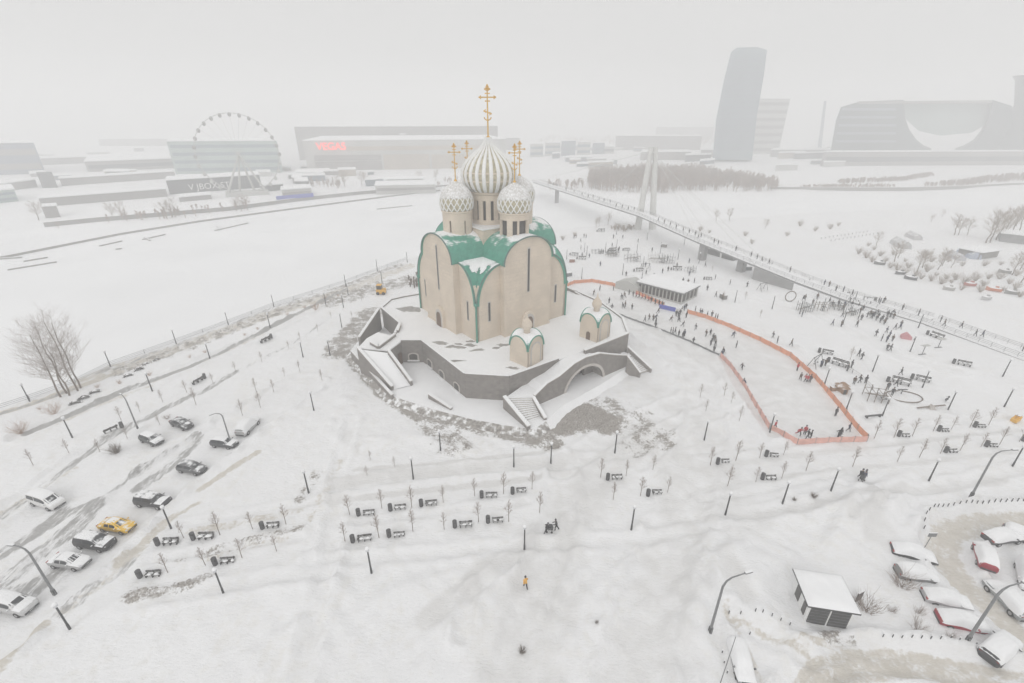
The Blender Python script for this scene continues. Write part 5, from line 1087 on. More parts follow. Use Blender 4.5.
def canopy(q, label, rot):
    t = seat_at('sun_canopy', label, 'canopy', q); t.rotation_euler.z = rot; MB().tube([(0,0,-.1),(0,0,2.2)], .08, 6).build('pole', M['galv'], t); MB().box((0,0,2.25),(2.0,.8,.1)).build('top', M['farpale'], t); MB().box((0,0,.05),(1.9,.35,.14)).build('base', M['galv'], t)
canopy((922,354.5),'T-shaped pale canopy on a bar foot, lower of two in the play area',.2); canopy((938,347.5),'T-shaped pale canopy on a bar foot, upper of two beside a dark bench',.2)
bench_sets([((927,334.5),(942,340))], 'under the upper pale canopy of the play area {} one'.replace('{} one','{}'))
def rider(q, label, mm, rot):
    t = seat_at('spring_rider', label, 'spring rider', q); t.rotation_euler.z = rot
    m = MB(); m.tube([(.12*math.cos(a*2.4),.12*math.sin(a*2.4),.45*a/8) for a in range(9)], .03, 5); m.build('spring', M['steel'], t)
    m = MB(); m.sm = True; m.ball((0,0,.62), .4, 12, (1.6,.5,.6)); m.ball((.6,0,.95), .22, 10, (1,.6,1)); b = m.build('body', M[mm], t); MB().tube([(.35,-.3,.95),(.35,.3,.95)], .03, 5).build('handle', M['steel'], t)
rider((945.5,402),'dark bird-like spring rider at the foot of a park lamp','bin',.5)
t = seat_at('seesaw', 'long pale seesaw lying in the snow above the upper sapling bed', 'seesaw', (931,409)); MB().beam((-2.6,0,.35),(2.6,.3,.75),.3,.08).build('plank', M['bark'], t); m = MB(); m.slab([(-.8,-.1),(.8,-.1),(0,.95)], (0,0), (1,0), (0,1), -.4, .4); m.build('stand', M['stonelight'], t)
t = seat_at('play_beam', 'dark balance beam lying at the foot of a park lamp by the rink corner', 'balance beam', (873,417.5)); MB().beam((-1.7,-.3,.4),(1.5,.2,.4),.25,.2).build('beam', M['steel'], t); MB().box((-1.3,-.2,.1),(.2,.4,.4)).build('foot', M['steel'], t); MB().box((1.2,.15,.1),(.2,.4,.4)).build('foot', M['steel'], t)
t = seat_at('play_ship', 'yellow and brown wooden play ship at the edge of view', 'play ship', (1015,421)); t.scale = (.72,)*3; t.rotation_euler.z = .5; m = MB(); m.slab([(-1.3,.0),(1.3,.0),(1.7,.95),(-1.6,.9)], (0,0), (1,0), (0,1), -.6, .6); m.build('hull', M['yellow'], t); MB().box((.3,0,1.2),(.9,.8,.6)).build('cabin', M['yellow'], t); MB().box((.3,0,1.55),(1.05,.95,.1)).build('roof', M['wood'], t); MB().tube([(-.8,0,.8),(-.8,0,2.2)], .05, 6).build('mast', M['wood'], t); MB().box((0,0,-.02),(2.6,1.4,.12)).build('base', M['wood'], t)
t = seat_at('play_tent', 'faded pink play tent between two lamps on the plaza', 'tent', (905.5,338.5)); m = MB(); m.slab([(-1,-.1),(1,-.1),(1,.7),(0,1.5),(-1,.7)], (0,0), (.9,-.43), (.43,.9), -.7, .7); m.build('canopy', mat('pink_cloth', (.55,.25,.27), .7, .15, 3), t); MB().tube([(1.2,-.9,-.1),(1.5,-1.0,1.0)], .06, 6).build('pole', M['steel'], t)
t = seat_at('rope_walk', 'thin rope walk of posts stepping down to the timber frame', 'rope walk', (858,378)); P0 = np.array(at(858,378))
pp = [np.array(at(x, y))-P0 for x, y in ((834,362),(843,367),(852,373),(860,378),(866,384),(872,390))]
for p in pp: MB().tube([p, p+(0,0,.9)], .05, 5).build('post', M['steel'], t)
m = MB(); m.tube([p+(0,0,.85) for p in pp], .035, 4); m.tube([p+(0,0,.45) for p in pp], .025, 4); m.build('rope', M['bark'], t)
# yellow machine by the walk, dark container under the bridge, kiosk
t = seat_at('yellow_loader', 'small yellow loader parked on the riverside walk behind the terrace', 'loader', (381.5,294)); MB().box((0,0,1.0),(2.6,1.8,1.3)).build('body', M['yellow'], t); MB().box((-.4,0,2.2),(1.4,1.6,1.3)).build('cab', M['dark'], t); MB().box((-.4,0,2.9),(1.5,1.7,.1)).build('roof', M['yellow'], t)
for x in (-.85,.85):
    for y in (-.9,.9): MB().add([(v[0]+x, v[2]+y, v[1]+.45) for v in MB().lathe([(.2,-.15),(.5,-.15),(.5,.15),(.2,.15)], 14).v], MB().lathe([(.2,-.15),(.5,-.15),(.5,.15),(.2,.15)], 14).f).build('wheel', M['rubber'], t)
t = thing('site_container', 'long dark container under the footbridge with a white gap in it', 'container', (*G(709,253),0)); e = G(735,260.5)-G(709,253); 
for f0, f1 in ((0,.5),(.58,1)): MB().beam((*(e*f0),2.1),(*(e*f1),2.1),2.6,2.3).build('wall', mat('container_%d'%int(f0*10), (.14,.14,.14), .7, .2, 1), t)
MB().beam((*(e*.49),1.9),(*(e*.59),1.9),2.4,2.1).build('gap_panel', M['white'], t); MB().beam((*(e*0),2.25),(*e,2.25),2.7,.14).build('roof_snow', M['snow'], t)
for i, q in enumerate(((748,270),(758,269),(783,283),(723,298.5),(664,247),(572,262),(568.5,276),(780,281.5))):
    c = at(*q); t = thing('stall', 'small dark stall with a snow cap on the hazy lawn, {} from the bridge container'.format(ordw(i+1)), 'stall', c, i*.6, 'small stalls'); MB().box((0,0,.6),(2.0,1.2,1.3)).build('body', mat('stall_%d'%i, random.choice([(.2,.19,.18),(.28,.15,.12),(.16,.17,.18)]), .7, .2, 2), t); MB().box((0,0,1.32),(2.2,1.4,.14)).build('snow_cap', M['snow'], t)
# ------------------------------------------------------------------ people
def body_mesh(pose, kind='adult'):
    J = {'stand': dict(k1=(.04,.10,.47),a1=(.0,.11,.07),k2=(.02,-.10,.47),a2=(-.02,-.12,.07),e1=(-.02,.27,1.12),h1=(.10,.27,.88),e2=(-.03,-.27,1.12),h2=(.08,-.26,.88),hip=0,ch=0),
         'walk': dict(k1=(.20,.09,.49),a1=(.26,.09,.08),k2=(-.10,-.09,.47),a2=(-.36,-.10,.14),e1=(-.16,.27,1.13),h1=(-.10,.26,.90),e2=(.12,-.27,1.13),h2=(.28,-.22,.98),hip=0,ch=.04),
         'skate': dict(k1=(.26,.13,.50),a1=(.12,.16,.08),k2=(-.18,-.15,.44),a2=(-.52,-.28,.16),e1=(.02,.36,1.08),h1=(.10,.56,.98),e2=(.06,-.36,1.10),h2=(.26,-.46,.92),hip=-.04,ch=.22),
         'push': dict(k1=(.16,.09,.49),a1=(.12,.09,.08),k2=(-.12,-.09,.47),a2=(-.34,-.10,.14),e1=(.14,.25,1.14),h1=(.46,.2,1.02),e2=(.14,-.25,1.14),h2=(.46,-.2,1.02),hip=0,ch=.10)}[pose]
    c = J['ch']; hx = J['hip']
    vs = [(hx,0,.92),(hx+c*.4,0,1.12),(c,0,1.34),(c*1.15,0,1.46),(c*1.25+.01,0,1.55),(c*1.3+.02,0,1.70)]; es = [(0,1),(1,2),(2,3),(3,4),(4,5)]
    rs = [(.16,.19),(.15,.18),(.16,.20),(.07,.075),(.10,.085),(.085,.075)]
    def chain(root, pts, rr):
        p = root
        for q, r in zip(pts, rr): vs.append(q); rs.append((r, r)); es.append((p, len(vs)-1)); p = len(vs)-1
    for s, k, a in ((1,'k1','a1'),(-1,'k2','a2')):
        a_ = J[a]; chain(0, [(hx,s*.10,.84), J[k], a_, (a_[0]+.17, a_[1], a_[2]-.03)], [.115,.085,.065,.05])
    for s, e, h in ((1,'e1','h1'),(-1,'e2','h2')):
        h_ = J[h]; chain(2, [(c,s*.20,1.38), J[e], h_, (h_[0]+.07, h_[1], h_[2]-.07)], [.085,.07,.05,.045])
    me = bpy.data.meshes.new('person_rig'); me.from_pydata(vs, es, []); o = bpy.data.objects.new('person_rig', me); C.objects.link(o)
    md = o.modifiers.new('skin', 'SKIN'); sv = me.skin_vertices[0].data
    for i, r in enumerate(rs): sv[i].radius = r
    sv[0].use_root = True; sb = o.modifiers.new('sub', 'SUBSURF'); sb.levels = 1
    dg = bpy.context.evaluated_depsgraph_get(); out = bpy.data.meshes.new_from_object(o.evaluated_get(dg)); bpy.data.objects.remove(o); 
    out.name = 'person_'+pose; out.materials.clear()
    for k in ('coat_black','trousers','skin'): out.materials.append(M.get(k) or M['skin'])
    for p in out.polygons:
        z = p.center[2]; x, y, _ = p.center; arm = abs(y) > .215+.0
        p.use_smooth = True; p.material_index = 0
        if z < .80 and not arm: p.material_index = 1
        if z > 1.50 and p.normal[0] > .25 : p.material_index = 2
    return out
COAT = {n: mat('coat_'+n.replace(' ','_'), c, .8, .15, 8) for n, c in dict(black=(.025,.025,.028), charcoal=(.06,.06,.065), navy=(.03,.04,.08), brown=(.10,.07,.05), red=(.45,.04,.05), yellow=(.75,.42,.10), blue=(.06,.12,.32)).items()}
M['coat_black'] = COAT['black']; M['trousers'] = mat('trousers', (.03,.03,.035), .85, .2, 8); M['hat'] = mat('knit_hat', (.05,.05,.06), .9, .2, 12)
BODY = {k: body_mesh(k) for k in ('stand','walk','skate','push')}
_hat = MB(); _hat.sm = True; _hat.lathe([(.118,-.02),(.125,.03),(.12,.09),(.085,.16),(.03,.19),(.005,.195)], 12); HATM = _hat.mesh('hat', M['hat'])
HOFF = dict(stand=(.012,1.685), walk=(.065,1.685), skate=(.30,1.685), push=(.14,1.685))
def person(p3, rz, label, pose='stand', coat='black', s=1.0, group=None):
    o = bpy.data.objects.new('person', BODY[pose]); C.objects.link(o); o.location = p3; o.rotation_euler = (0,0,rz); o.scale = (s,)*3
    tag(o, label, 'person', group)
    o.material_slots[0].link = 'OBJECT'; o.material_slots[0].material = COAT[coat]
    h = bpy.data.objects.new('hat', HATM); C.objects.link(h); h.parent = o; h.location = (HOFF[pose][0], 0, HOFF[pose][1])
    return o
DK = ['black','black','charcoal','navy','black','brown','charcoal']
def crowd(pxs, lab, group, poses=('stand','walk'), zf=None, yaw=None):
    for i, q in enumerate(pxs):
        coat = q[2] if len(q) > 2 else DK[(i*3+int(q[0])) % len(DK)]
        p3 = at(q[0], q[1]) if zf is None else zf(q)
        ps = poses[(i*5+int(q[1])) % len(poses)]
        person(p3, random.uniform(0, 6.28) if yaw is None else yaw+random.choice((0, PI))+random.uniform(-.3,.3), lab.format(coat, ordw(i+1)), ps, coat, random.uniform(.93,1.05), group)
SK = ('skate','stand','walk')
crowd([(593.6,294.4),(599.8,290.5),(606.9,308.8),(611.6,309.7),(613.4,290.5),(621.7,299.8),(624.5,297.5),(623,307.7),(625,306.7)], '{}-coated skater at the church end of the ice rink, {} from the terrace','skaters at the church end',SK)
crowd([(629,294.8),(633,296.3),(636,297.2,'red'),(639,298.2),(642,299.3,'red'),(645,300.2),(648,301.3,'red'),(651,302.5),(655,304),(659,305.3),(662,306.5)], '{}-coated person at the orange fence before the pavilion, {} from the annex','people along the fence by the pavilion')
crowd([(649,320),(653,320.3),(655.5,320),(655.3,328.4),(658,313),(670.6,333.4),(672.5,334),(674.8,333.5),(678.5,336),(671,321),(678.8,321.7),(682.7,326.4),(682.7,338),(684,336),(693,343.6)], '{}-coated skater near the rink middle, {} from the church end','skaters in the middle of the rink',SK)
crowd([(676,316),(678,317),(680,314.5),(681.5,312),(684,310.5),(686,308.8),(679,319.5)], '{}-coated person at the rink gate by the pavilion corner, {} of seven','people at the rink gate')
crowd([(695,312.3),(700,314),(701.5,315),(707,317),(711.6,316.8),(715,319.5),(717,320.2)], '{}-coated onlooker standing outside the orange rink fence, {} from the pavilion corner','onlookers outside the fence')
crowd([(713.5,352.6),(721.7,356),(723.5,353.5),(741.6,369.7),(733,337.3),(744,386.6)], '{}-coated skater along the long rink straight, {} from the pavilion','skaters on the long straight',SK)
crowd([(772.8,337.3),(776.8,343.2),(790.8,345.5)], '{}-coated walker on the snow outside the rink bend, {} of three','walkers outside the rink bend')
crowd([(798.5,435.6,'red'),(804.2,434.6,'red'),(807,439),(810,439)], '{}-coated skater at the end fence of the rink, {} of the little group','skaters at the end of the rink',SK)
crowd([(835.3,415.2),(838,436.7),(840,435.5),(848,431.4)], '{}-coated skater close to the sharp rink corner, {} of four','skaters near the rink corner',SK)
crowd([(774.3,429.2,'red')], '{}-coated person leaning by the lamp at the inner rink fence, the {} there','people by the inner fence')
crowd([(797,370.4,'red'),(800,380),(805,381.5,'red'),(807,382,'red'),(809.5,382.4)], '{}-coated person beside the outer rink fence near the swing, {} of five','people by the outer rink fence')
crowd([(817,298.6),(821,298.2),(824,298.6),(826,299),(828.8,303),(838,305.5),(846,298.4),(848,297),(849.4,303.7),(852,304),(858,308),(866,302.8),(874,302.8),(881,306.3),(883.6,302.8),(832,306.5),(830,300)], '{}-coated person strolling on the plaza, {} counted from the hoop','strollers on the plaza')
crowd([(867,317),(870,315.5),(872,318),(874,316.5),(876,320),(878,318),(880,322),(882,320.5),(884,324),(885.5,322),(887,316.5),(890,317.3),(893,318.7)], '{}-coated person in the dense queue on the plaza, {} from its head','queue of people on the plaza')
crowd([(899.4,329),(881,341.5),(886,342.2),(892,341.3),(886.8,349.6),(890,350.4),(858,357),(861,360),(822,366),(825,365.5),(820.5,366.5)], '{}-coated person among the play benches, {} counted from the pink tent','people among the play benches')
def brz(q):
    pts = [(proj(d), d) for d in deck]; x = q[0]
    for (pa, da), (pb, db) in zip(pts[:-1], pts[1:]):
        if pa[0] <= x <= pb[0]:
            t = (x-pa[0])/(pb[0]-pa[0]); g = None
            z = da[2]+(db[2]-da[2])*t
            for _ in range(3):
                c = G(q[0], q[1], z); a2, b2 = np.array(da[:2]), np.array(db[:2]); t = float(np.clip(np.dot(c-a2, b2-a2)/np.dot(b2-a2, b2-a2), 0, 1)); z = da[2]+(db[2]-da[2])*t
            c0 = np.array(da[:2])+(np.array(db[:2])-np.array(da[:2]))*t; o = c-c0; L_ = np.hypot(*o)
            if L_ > 2.3: c = c0+o/L_*2.3
            return (c[0], c[1], z+.0)
    return at(q[0], q[1])
bp_ = []
for i, x in enumerate((548,553,557,566,574,582,588,593,599,604,610,616,622,628,634,658,664,670,676,683,689,695)):
    pj = [proj(d) for d in deck]; y = float(np.interp(x, [p[0] for p in pj], [p[1] for p in pj])); bp_.append((x, y+random.uniform(-1.2,1.0)))
bp_ += [(698,238.5),(701,237.5),(713.8,243),(718,245),(735.7,251),(752,256.5),(757,259),(762,261),(768.6,264),(790,272),(824,285),(830,286),(835.5,291),(843,292),(851.7,296),(879.5,304),(881,301),(902,310),(918,315.5),(940,322),(943.7,326),(963.4,327.5),(974.8,336),(981.5,337),(1022,351)]
crowd(bp_, '{}-coated person crossing the footbridge, {} from its far end','people crossing the footbridge',('walk','stand'),brz,math.atan2(deck[4][1]-deck[3][1], deck[4][0]-deck[3][0]))
crowd([(574,238.5),(576,238),(584,237.5),(586,238),(601,253.5),(611,252),(619,250.5),(689,263),(626,276),(603,253.8),(618,252)], '{}-coated person on the hazy shore behind the church, {} counted towards the bridge','people on the hazy shore')
person(at(525.5,587), 1.9, 'person in a mustard yellow coat walking alone along the trodden path', 'walk', 'yellow', 1.03)
person(at(556.3,529.5), PI-.15, 'person in black pushing a stroller below the lower middle row of trees', 'push', 'black', 1.04)
person(at(546,531), .4, 'person in a dark grey coat bending beside the stroller', 'skate', 'charcoal', .85)
crowd([(858.5,481),(861.5,483),(863,480.5)], '{}-coated person in a tight knot of three below the rink end, {} of them','knot of three people')
for q, r in (((549.5,530.5), PI-.15),((860,484), .5)):
    t = thing('stroller', 'dark hooded stroller pushed by a person in black on the trodden path' if r > 1 else 'dark stroller amid the knot of three people below the rink', 'stroller', at(*q), r)
    m = MB(); m.slab([(-.35,.45),(.35,.5),(.42,.75),(-.35,.95),(-.45,.7)], (0,0), (1,0), (0,1), -.22, .22); m.build('seat', M['bin'], t); m = MB(); m.tube([(-.35,0,.7),(-.2,0,1.05),(.15,0,1.08)], [.18,.24,.2], 8); m.build('hood', M['steel'], t)
    for y in (-.24,.24):
        MB().tube([(.35,y,.15),(-.45,y,1.0)], .025, 5).build('frame', M['galv'], t)
        for x in (-.3,.35): m = MB(); l = MB().lathe([(.05,-.03),(.14,-.03),(.14,.03),(.05,.03)], 12); m.add([(v[0]+x, v[2]+y, v[1]+.14) for v in l.v], l.f); m.build('wheel', M['rubber'], t)
rp = random.Random(21)
def scatter_people(poly, n, lab, group):
    out = []; P = poly; X0, X1 = min(p[0] for p in P), max(p[0] for p in P); Y0, Y1 = min(p[1] for p in P), max(p[1] for p in P)
    while len(out) < n:
        x, y = rp.uniform(X0, X1), rp.uniform(Y0, Y1)
        if inside(np.array([x]), np.array([y]), P)[0] and all(abs(x-a)+abs(y-b) > 2.0 for a, b in out): out.append((x, y))
    out.sort(); crowd(out, lab, group)
scatter_people([(575,240),(640,236),(700,262),(780,290),(720,300),(640,276),(580,268)], 30, '{}-coated person on the hazy lawn behind the pavilion, {} going towards the ramp', 'people on the hazy lawn')
scatter_people([(790,297),(850,297),(905,318),(925,338),(880,338),(800,318)], 26, '{}-coated person milling about the play frames on the plaza, {} from the hoop', 'people about the play frames')
scatter_people([(815,352),(930,378),(900,402),(850,384)], 9, '{}-coated person between the play hut and the bench pairs, {} from the hut', 'people between hut and benches')
scatter_people([(590,287),(690,318),(745,352),(700,344),(620,312)], 14, '{}-coated skater gliding over the upper rink ice, {} from the terrace', 'skaters on the upper ice')
# ------------------------------------------------------------------ marina across the bay
for i, (q, w_, col) in enumerate((((879,264.5),.9,(.16,.16,.16)),((899.5,274.5),.8,(.15,.15,.16)),((910,279.5),.95,(.14,.14,.15)),((948,290),.8,(.45,.44,.42)),((969,286),.9,(.45,.14,.12)),((993,291),1.0,(.62,.22,.12)),((1011,294),.9,(.3,.3,.29)),((985,300),.7,(.5,.5,.5)),((1004,273),.9,(.28,.28,.27)))):
    t = thing('moored_boat', ('orange' if col[0] > .6 else 'red' if col[0] == .45 and col[1] < .2 else 'dark' if col[0] < .3 else 'pale')+' small boat laid up in snow at the marina, {} from the pontoon side'.format(ordw(i+1)), 'boat', at(*q), 2.7+.3*math.sin(i*2.1), 'boats laid up at the marina')
    w_ *= .8; m = MB(); L_ = 2.3*w_; n = 9; vs = []
    for k in range(n):
        x = -L_+2*L_*k/(n-1); hw = .95*w_*(1-max(0, x/L_)**2.4)*(.85+.15*min(1, (x+L_)/L_)); zz = 1.0+.25*max(0, x/L_)**2
        vs += [(x,-hw,zz),(x,-hw*.6,.25),(x,0,.0),(x,hw*.6,.25),(x,hw,zz)]
    m.add(vs, [(5*k+j,5*k+j+1,5*k+6+j,5*k+5+j) for k in range(n-1) for j in range(4)]+[(0,1,2,3,4)]); m.build('hull', mat('hull_%d'%i, col, .5, .1, 3), t)
    m = MB(); m.sm = True; m.ball((-.05*L_,0,1.05), .95*w_, 12, (2.2,1.0,.45)); m.build('snow_load', M['snow'], t)
    MB().box((-.3*L_,0,1.35),(1.0*w_,1.0*w_,.6)).build('cabin', mat('cabin_%d'%i, tuple(c*.8+.05 for c in col), .5, .1, 3), t)
def shed(q0, q1, h, dep, col, label, name='shed', cat='shed'):
    a, b = G(*q0), G(*q1); e = b-a; L_ = np.hypot(*e); d = e/L_; n = np.array([-d[1], d[0]]); n = n if np.dot(n, a) > 0 else -n
    t = thing(name, label, cat, (*a, gz(a))); MB().slab([(0,-1.2),(L_,-1.2),(L_,h),(0,h)], (0,0), d, n, 0, dep).build('wall', mat(name+'_wall_%d'%int(q0[0]), col, .8, .15, .6), t)
    r = MB(); r.slab([(-.6,0),(L_+.6,0),(L_+.6,.3),(-.6,.3)], (0,0), d, n, -.6, dep+.6); r.v = [(x, y, z+h+.02) for x, y, z in r.v]; r.build('roof_snow', M['snow'], t); return t
shed((978,259.5),(997,257),2.6,7,(.24,.23,.22),'dark grey open shed with a slatted front at the marina'); shed((999,241.5),(1034,245.5),3.5,10,(.25,.25,.25),'long low shed under the clump of brown trees at the edge of view')
for i, (q, c, s) in enumerate((((968,256),(.42,.46,.55),1.2),((955,258),(.5,.5,.52),1.0),((900,246),(.5,.5,.5),1.3),((913,238),(.5,.49,.49),1.1))):
    t = thing('boat_tent', ['slanted bluish boat tent in the marina beside the open shed','slanted whitish boat tent in the marina next to the bluish one','long pale boat tent between thin trees near the pontoon','pale boat tent on the far side of the marina spit'][i], 'boat tent', at(*q), .9, 'boat tents in the marina'); m = MB(); m.slab([(-1.6*s,-.3),(1.6*s,-.3),(1.3*s,1.2*s),(0,2.3*s),(-1.3*s,1.2*s)], (0,0), (.4,-.9), (.9,.4), -4*s, 4*s); m.build('cover', mat('tent_%d'%i, c, .7, .06, .6, snow=-.1), t)
a, b = G(826,240), G(872,233); t = thing('pontoon', 'long pale pontoon pier with short mooring posts in the frozen bay', 'pontoon', (*a,0)); e = b-a; MB().beam((0,0,-.2),(*e,-.2),4.0,1.2).build('deck', M['farpale'], t)
for k in range(13):
    for sg in (-1, 1):
        n = np.array([-e[1], e[0]])/np.hypot(*e)*2.2*sg; p = e*k/12+n; MB().tube([(*p,-1.3),(*p,.7)], .16, 5).build('mooring_post', M['girder'], t)
# ------------------------------------------------------------------ far bank
def wallrun(name, label, cat, pxs, h, th, m, z=-1.2):
    P = [np.array((*G(x, y, z), z)) for x, y in pxs]; t = thing(name, label, cat, tuple(P[0])); mb = MB(); sn_ = MB()
    for a, b in zip(P[:-1], P[1:]): mb.beam(a-P[0]+(0,0,h), b-P[0]+(0,0,h), th, h+.6); sn_.beam(a-P[0]+(0,0,h+.12), b-P[0]+(0,0,h+.12), th*.8, .1)
    mb.build('wall', M[m], t); sn_.build('snow_top', M['snow'], t); return t
wallrun('mooring_wall', 'long dark mooring wall slanting across the frozen river', 'mooring wall', [(-30,264),(0,259),(60,247),(120,235),(200,222),(300,208.5),(400,195.5),(440,191)], .9, 1.3, 'farwall')
for i, ((x0, y0), (x1, y1)) in enumerate((((8,270.5),(57,262.5)),((24,262),(48,258)),((100,246.5),(122,241.5)),((116,250),(122,249)),((143,240),(165,235)),((215,231),(248,223.5)),((217,226),(220,230.5)),((145,238),(150,241)),((377,209.5),(412,206)),((0,259.5),(22,258)))):
    wallrun('jetty', 'thin low jetty line on the river ice, {} from the grove side'.format(ordw(i+1)), 'jetty', [(x0,y0),(x1,y1)], .5, .7, 'farwall')['group'] = 'jetties on the ice'
wallrun('embankment_wall', 'grey embankment wall along the far river bank below the long shed', 'embankment', [(45,227),(100,221.5),(160,216.5),(230,210.5),(300,201),(360,194.5),(430,189),(455,187)], 2.2, 1.5, 'farwall')
wallrun('embankment_wall', 'long grey embankment wall edging the far bank before the arched building', 'embankment', [(770,190.5),(830,190.8),(900,191),(960,189.5),(1000,187),(1060,184.5)], 2.6, 1.5, 'farwall')
def block(name, label, q0, q1, ytop, dep, m, bands=0, bandm='fardark', roof=True, base_h=0, cat='building', group=None, cols=0, bm2=None):
    a, b = G(*q0), G(*q1); e = b-a; L_ = np.hypot(*e); d = e/L_; n = (a+b)/np.hypot(*(a+b))
    mx_ = ((q0[0]+q1[0])/2, (q0[1]+q1[1])/2); h = hgt(mx_, (mx_[0], ytop))
    t = thing(name, label, cat, (*a, 0), 0, group); MB().slab([(0,-2),(L_,-2),(L_,h),(0,h)], (0,0), d, n, 0, dep).build('wall', M[m], t)
    for k in range(bands):
        z0 = h*(k+.35)/(bands+.2); f = MB().slab([(L_*.02,z0),(L_*.98,z0),(L_*.98,z0+h*.42/(bands+.2)),(L_*.02,z0+h*.42/(bands+.2))], (0,0), d, n, -.35, .1).build('window_band', M[bandm], t)
    for k in range(cols):
        x0 = L_*(k+.2)/cols; MB().slab([(x0,h*.12),(x0+L_*.5/cols,h*.12),(x0+L_*.5/cols,h*.9),(x0,h*.9)], (0,0), d, n, -.35, .1).build('window', M[bandm], t)
    if roof: MB().slab([(-.5,h+.02),(L_+.5,h+.02),(L_+.5,h+.7),(-.5,h+.7)], (0,0), d, n, -.5, dep+.5).build('roof_snow', M['snow'], t)
    return t, a, d, n, L_, h
block('office_block', 'pale green glass office block with long window bands behind the ferris wheel', (176,174),(283,172.5), 141, 60, 'fargreen', 4, 'glassy')
t, a, d, n, L_, h = block('sign_building', 'dark low building with big pale lettering on its front near the ferris wheel', (170,194.5),(262,187.5), 177.5, 25, 'fardark')
def letters(body, t, a, d, n, s0, z, size, m, nm='lettering'):
    cu = bpy.data.curves.new(nm, 'FONT'); cu.body = body; cu.size = size; cu.extrude = .12; cu.align_x = 'LEFT'; ob = bpy.data.objects.new(nm, cu); C.objects.link(ob)
    dg = bpy.context.evaluated_depsgraph_get(); me = bpy.data.meshes.new_from_object(ob.evaluated_get(dg)); bpy.data.objects.remove(ob); me.name = nm; me.materials.clear(); me.materials.append(m)
    o = bpy.data.objects.new(nm, me); C.objects.link(o); o.parent = t; pos = d*s0-n*.9; o.location = (pos[0], pos[1], z); o.rotation_euler = (PI/2, 0, math.atan2(d[1], d[0])); return o
letters('V JBOX ST', t, a, d, n, L_*.20, h*.22, h*.62, M['white'])
t, a, d, n, L_, h = block('shopping_mall', 'huge pale shopping mall with a glowing red sign on the far bank', (308,171),(506,167.3), 140, 120, 'farpale', 0)
for z0, z1, x0, x1, mm in ((.0,.30,.04,.36,'farwall'),(.33,.52,.04,.36,'farwall'),(.0,.52,.37,.60,'fartan'),(.0,.5,.61,.97,'fartan'),(.66,.80,.20,.95,'fartan')):
    MB().slab([(L_*x0,h*z0),(L_*x1,h*z0),(L_*x1,h*z1),(L_*x0,h*z1)], (0,0), d, n, -.6, .1).build('facade_panel', M[mm], t)
letters('VEGAS', t, a, d, n, L_*.058, h*.70, h*.34, M['redlit'])
block('mall_hall', 'higher grey hall rising behind the mall with the red sign', (300,160),(498,157), 126.5, 60, 'farwall')
t = thing('dish_dome', 'big white bowl-shaped dome on the roof of the far mall', 'dome', (*G(405,158),0)); r_ = 8.5; zb = hgt((405,158),(405,137)); m = MB(); m.sm = True; m.lathe([(.3,zb-6),(.3,zb),(4,zb+.4),(r_,zb+3.6),(r_*1.02,zb+4.2),(.1,zb+5.6)], 28); m.build('bowl', M['snow'], t)
block('round_pavilion', 'stepped white pavilion on the river bank beside the church domes', (376,193),(436,191.5), 185, 22, 'farpale', 1, 'farwall'); block('round_pavilion', 'upper white tier of the stepped pavilion on the river bank', (386,188.5),(424,187.5), 179, 12, 'farpale', 1, 'farwall')
block('warehouse', 'wide bluish warehouse fading in snow at the edge of the far bank', (-30,176),(46,173.5), 143, 60, 'farblue', 2, 'farwall'); block('warehouse', 'broad flat-roofed warehouse with a white roof behind the long shed', (88,172),(176,168), 160, 110, 'farwall', 1)
block('warehouse', 'long grey warehouse in front of the bluish one', (22,166),(92,163), 158, 40, 'farwall'); block('cube_kiosk', 'dark cube-shaped building standing alone on the far bank', (42.5,188),(58,187.5), 173, 14, 'fardark', roof=False); block('long_shed', 'very long low dark shed along the far embankment', (42,207),(168,196.5), 193.5, 12, 'farwall'); block('shed', 'stub end of dark sheds below the long shed', (45,216),(60,215), 206, 8, 'farwall'); block('glass_hall', 'pale green glass hall at the edge of the far bank', (-25,206),(19,201), 191, 30, 'fargreen', 2, 'glassy'); block('long_shed', 'low grey terminal lines behind the lettered building', (62,186),(176,178), 175, 14, 'farwall'); block('terminal', 'long flat grey terminal behind the dark cube', (0,192),(38,187), 182, 18, 'farwall'); block('shed', 'dark low shed beside the ferris wheel foot', (262,192),(284,190), 185, 12, 'fardark'); block('shed', 'flat dark shed in front of the lettered building', (180,202),(212,199), 196, 12, 'farwall')
a, b = G(277,201.5), G(314,198); t = thing('long_banner', 'long blue barrier banner on the far bank near the ferris wheel', 'banner', (*a,0)); MB().beam((0,0,3.2),(*(b-a),3.2),.4,2.4).build('cloth', M['blue'], t)
block('white_pavilion', 'low white pavilion roof above the long blue banner', (283,198),(312,195.5), 189, 16, 'farpale', 1, 'farwall')
for i, (x0, x1, yb, yt) in enumerate(((545,560,156,143),(561,575,156,141),(577,590,155,142),(592,604,154,143),(530,543,157,144))): block('apartment_block', 'faint pale apartment block beyond the woods, {} from the church dome'.format(ordw(i+1)), (x0,yb),(x1,yb-.3), yt, 20, 'farblue' if i % 2 else 'farpale', 2, 'glassy', group='faint apartment blocks')
for i, (x0, x1, yb, yt) in enumerate(((450,520,150,138),(615,700,150,136),(100,170,146,139),(640,690,160,152),(770,840,157,150),(700,716,157,150),(655,712,140,127))): block('low_building', 'faint low building dissolving in the snowfall near the skyline, {} of a scattered lot'.format(ordw(i+1)), (x0,yb),(x1,yb), yt, 40, 'farwall', group='faint low buildings')
rj = random.Random(4); kk = 0
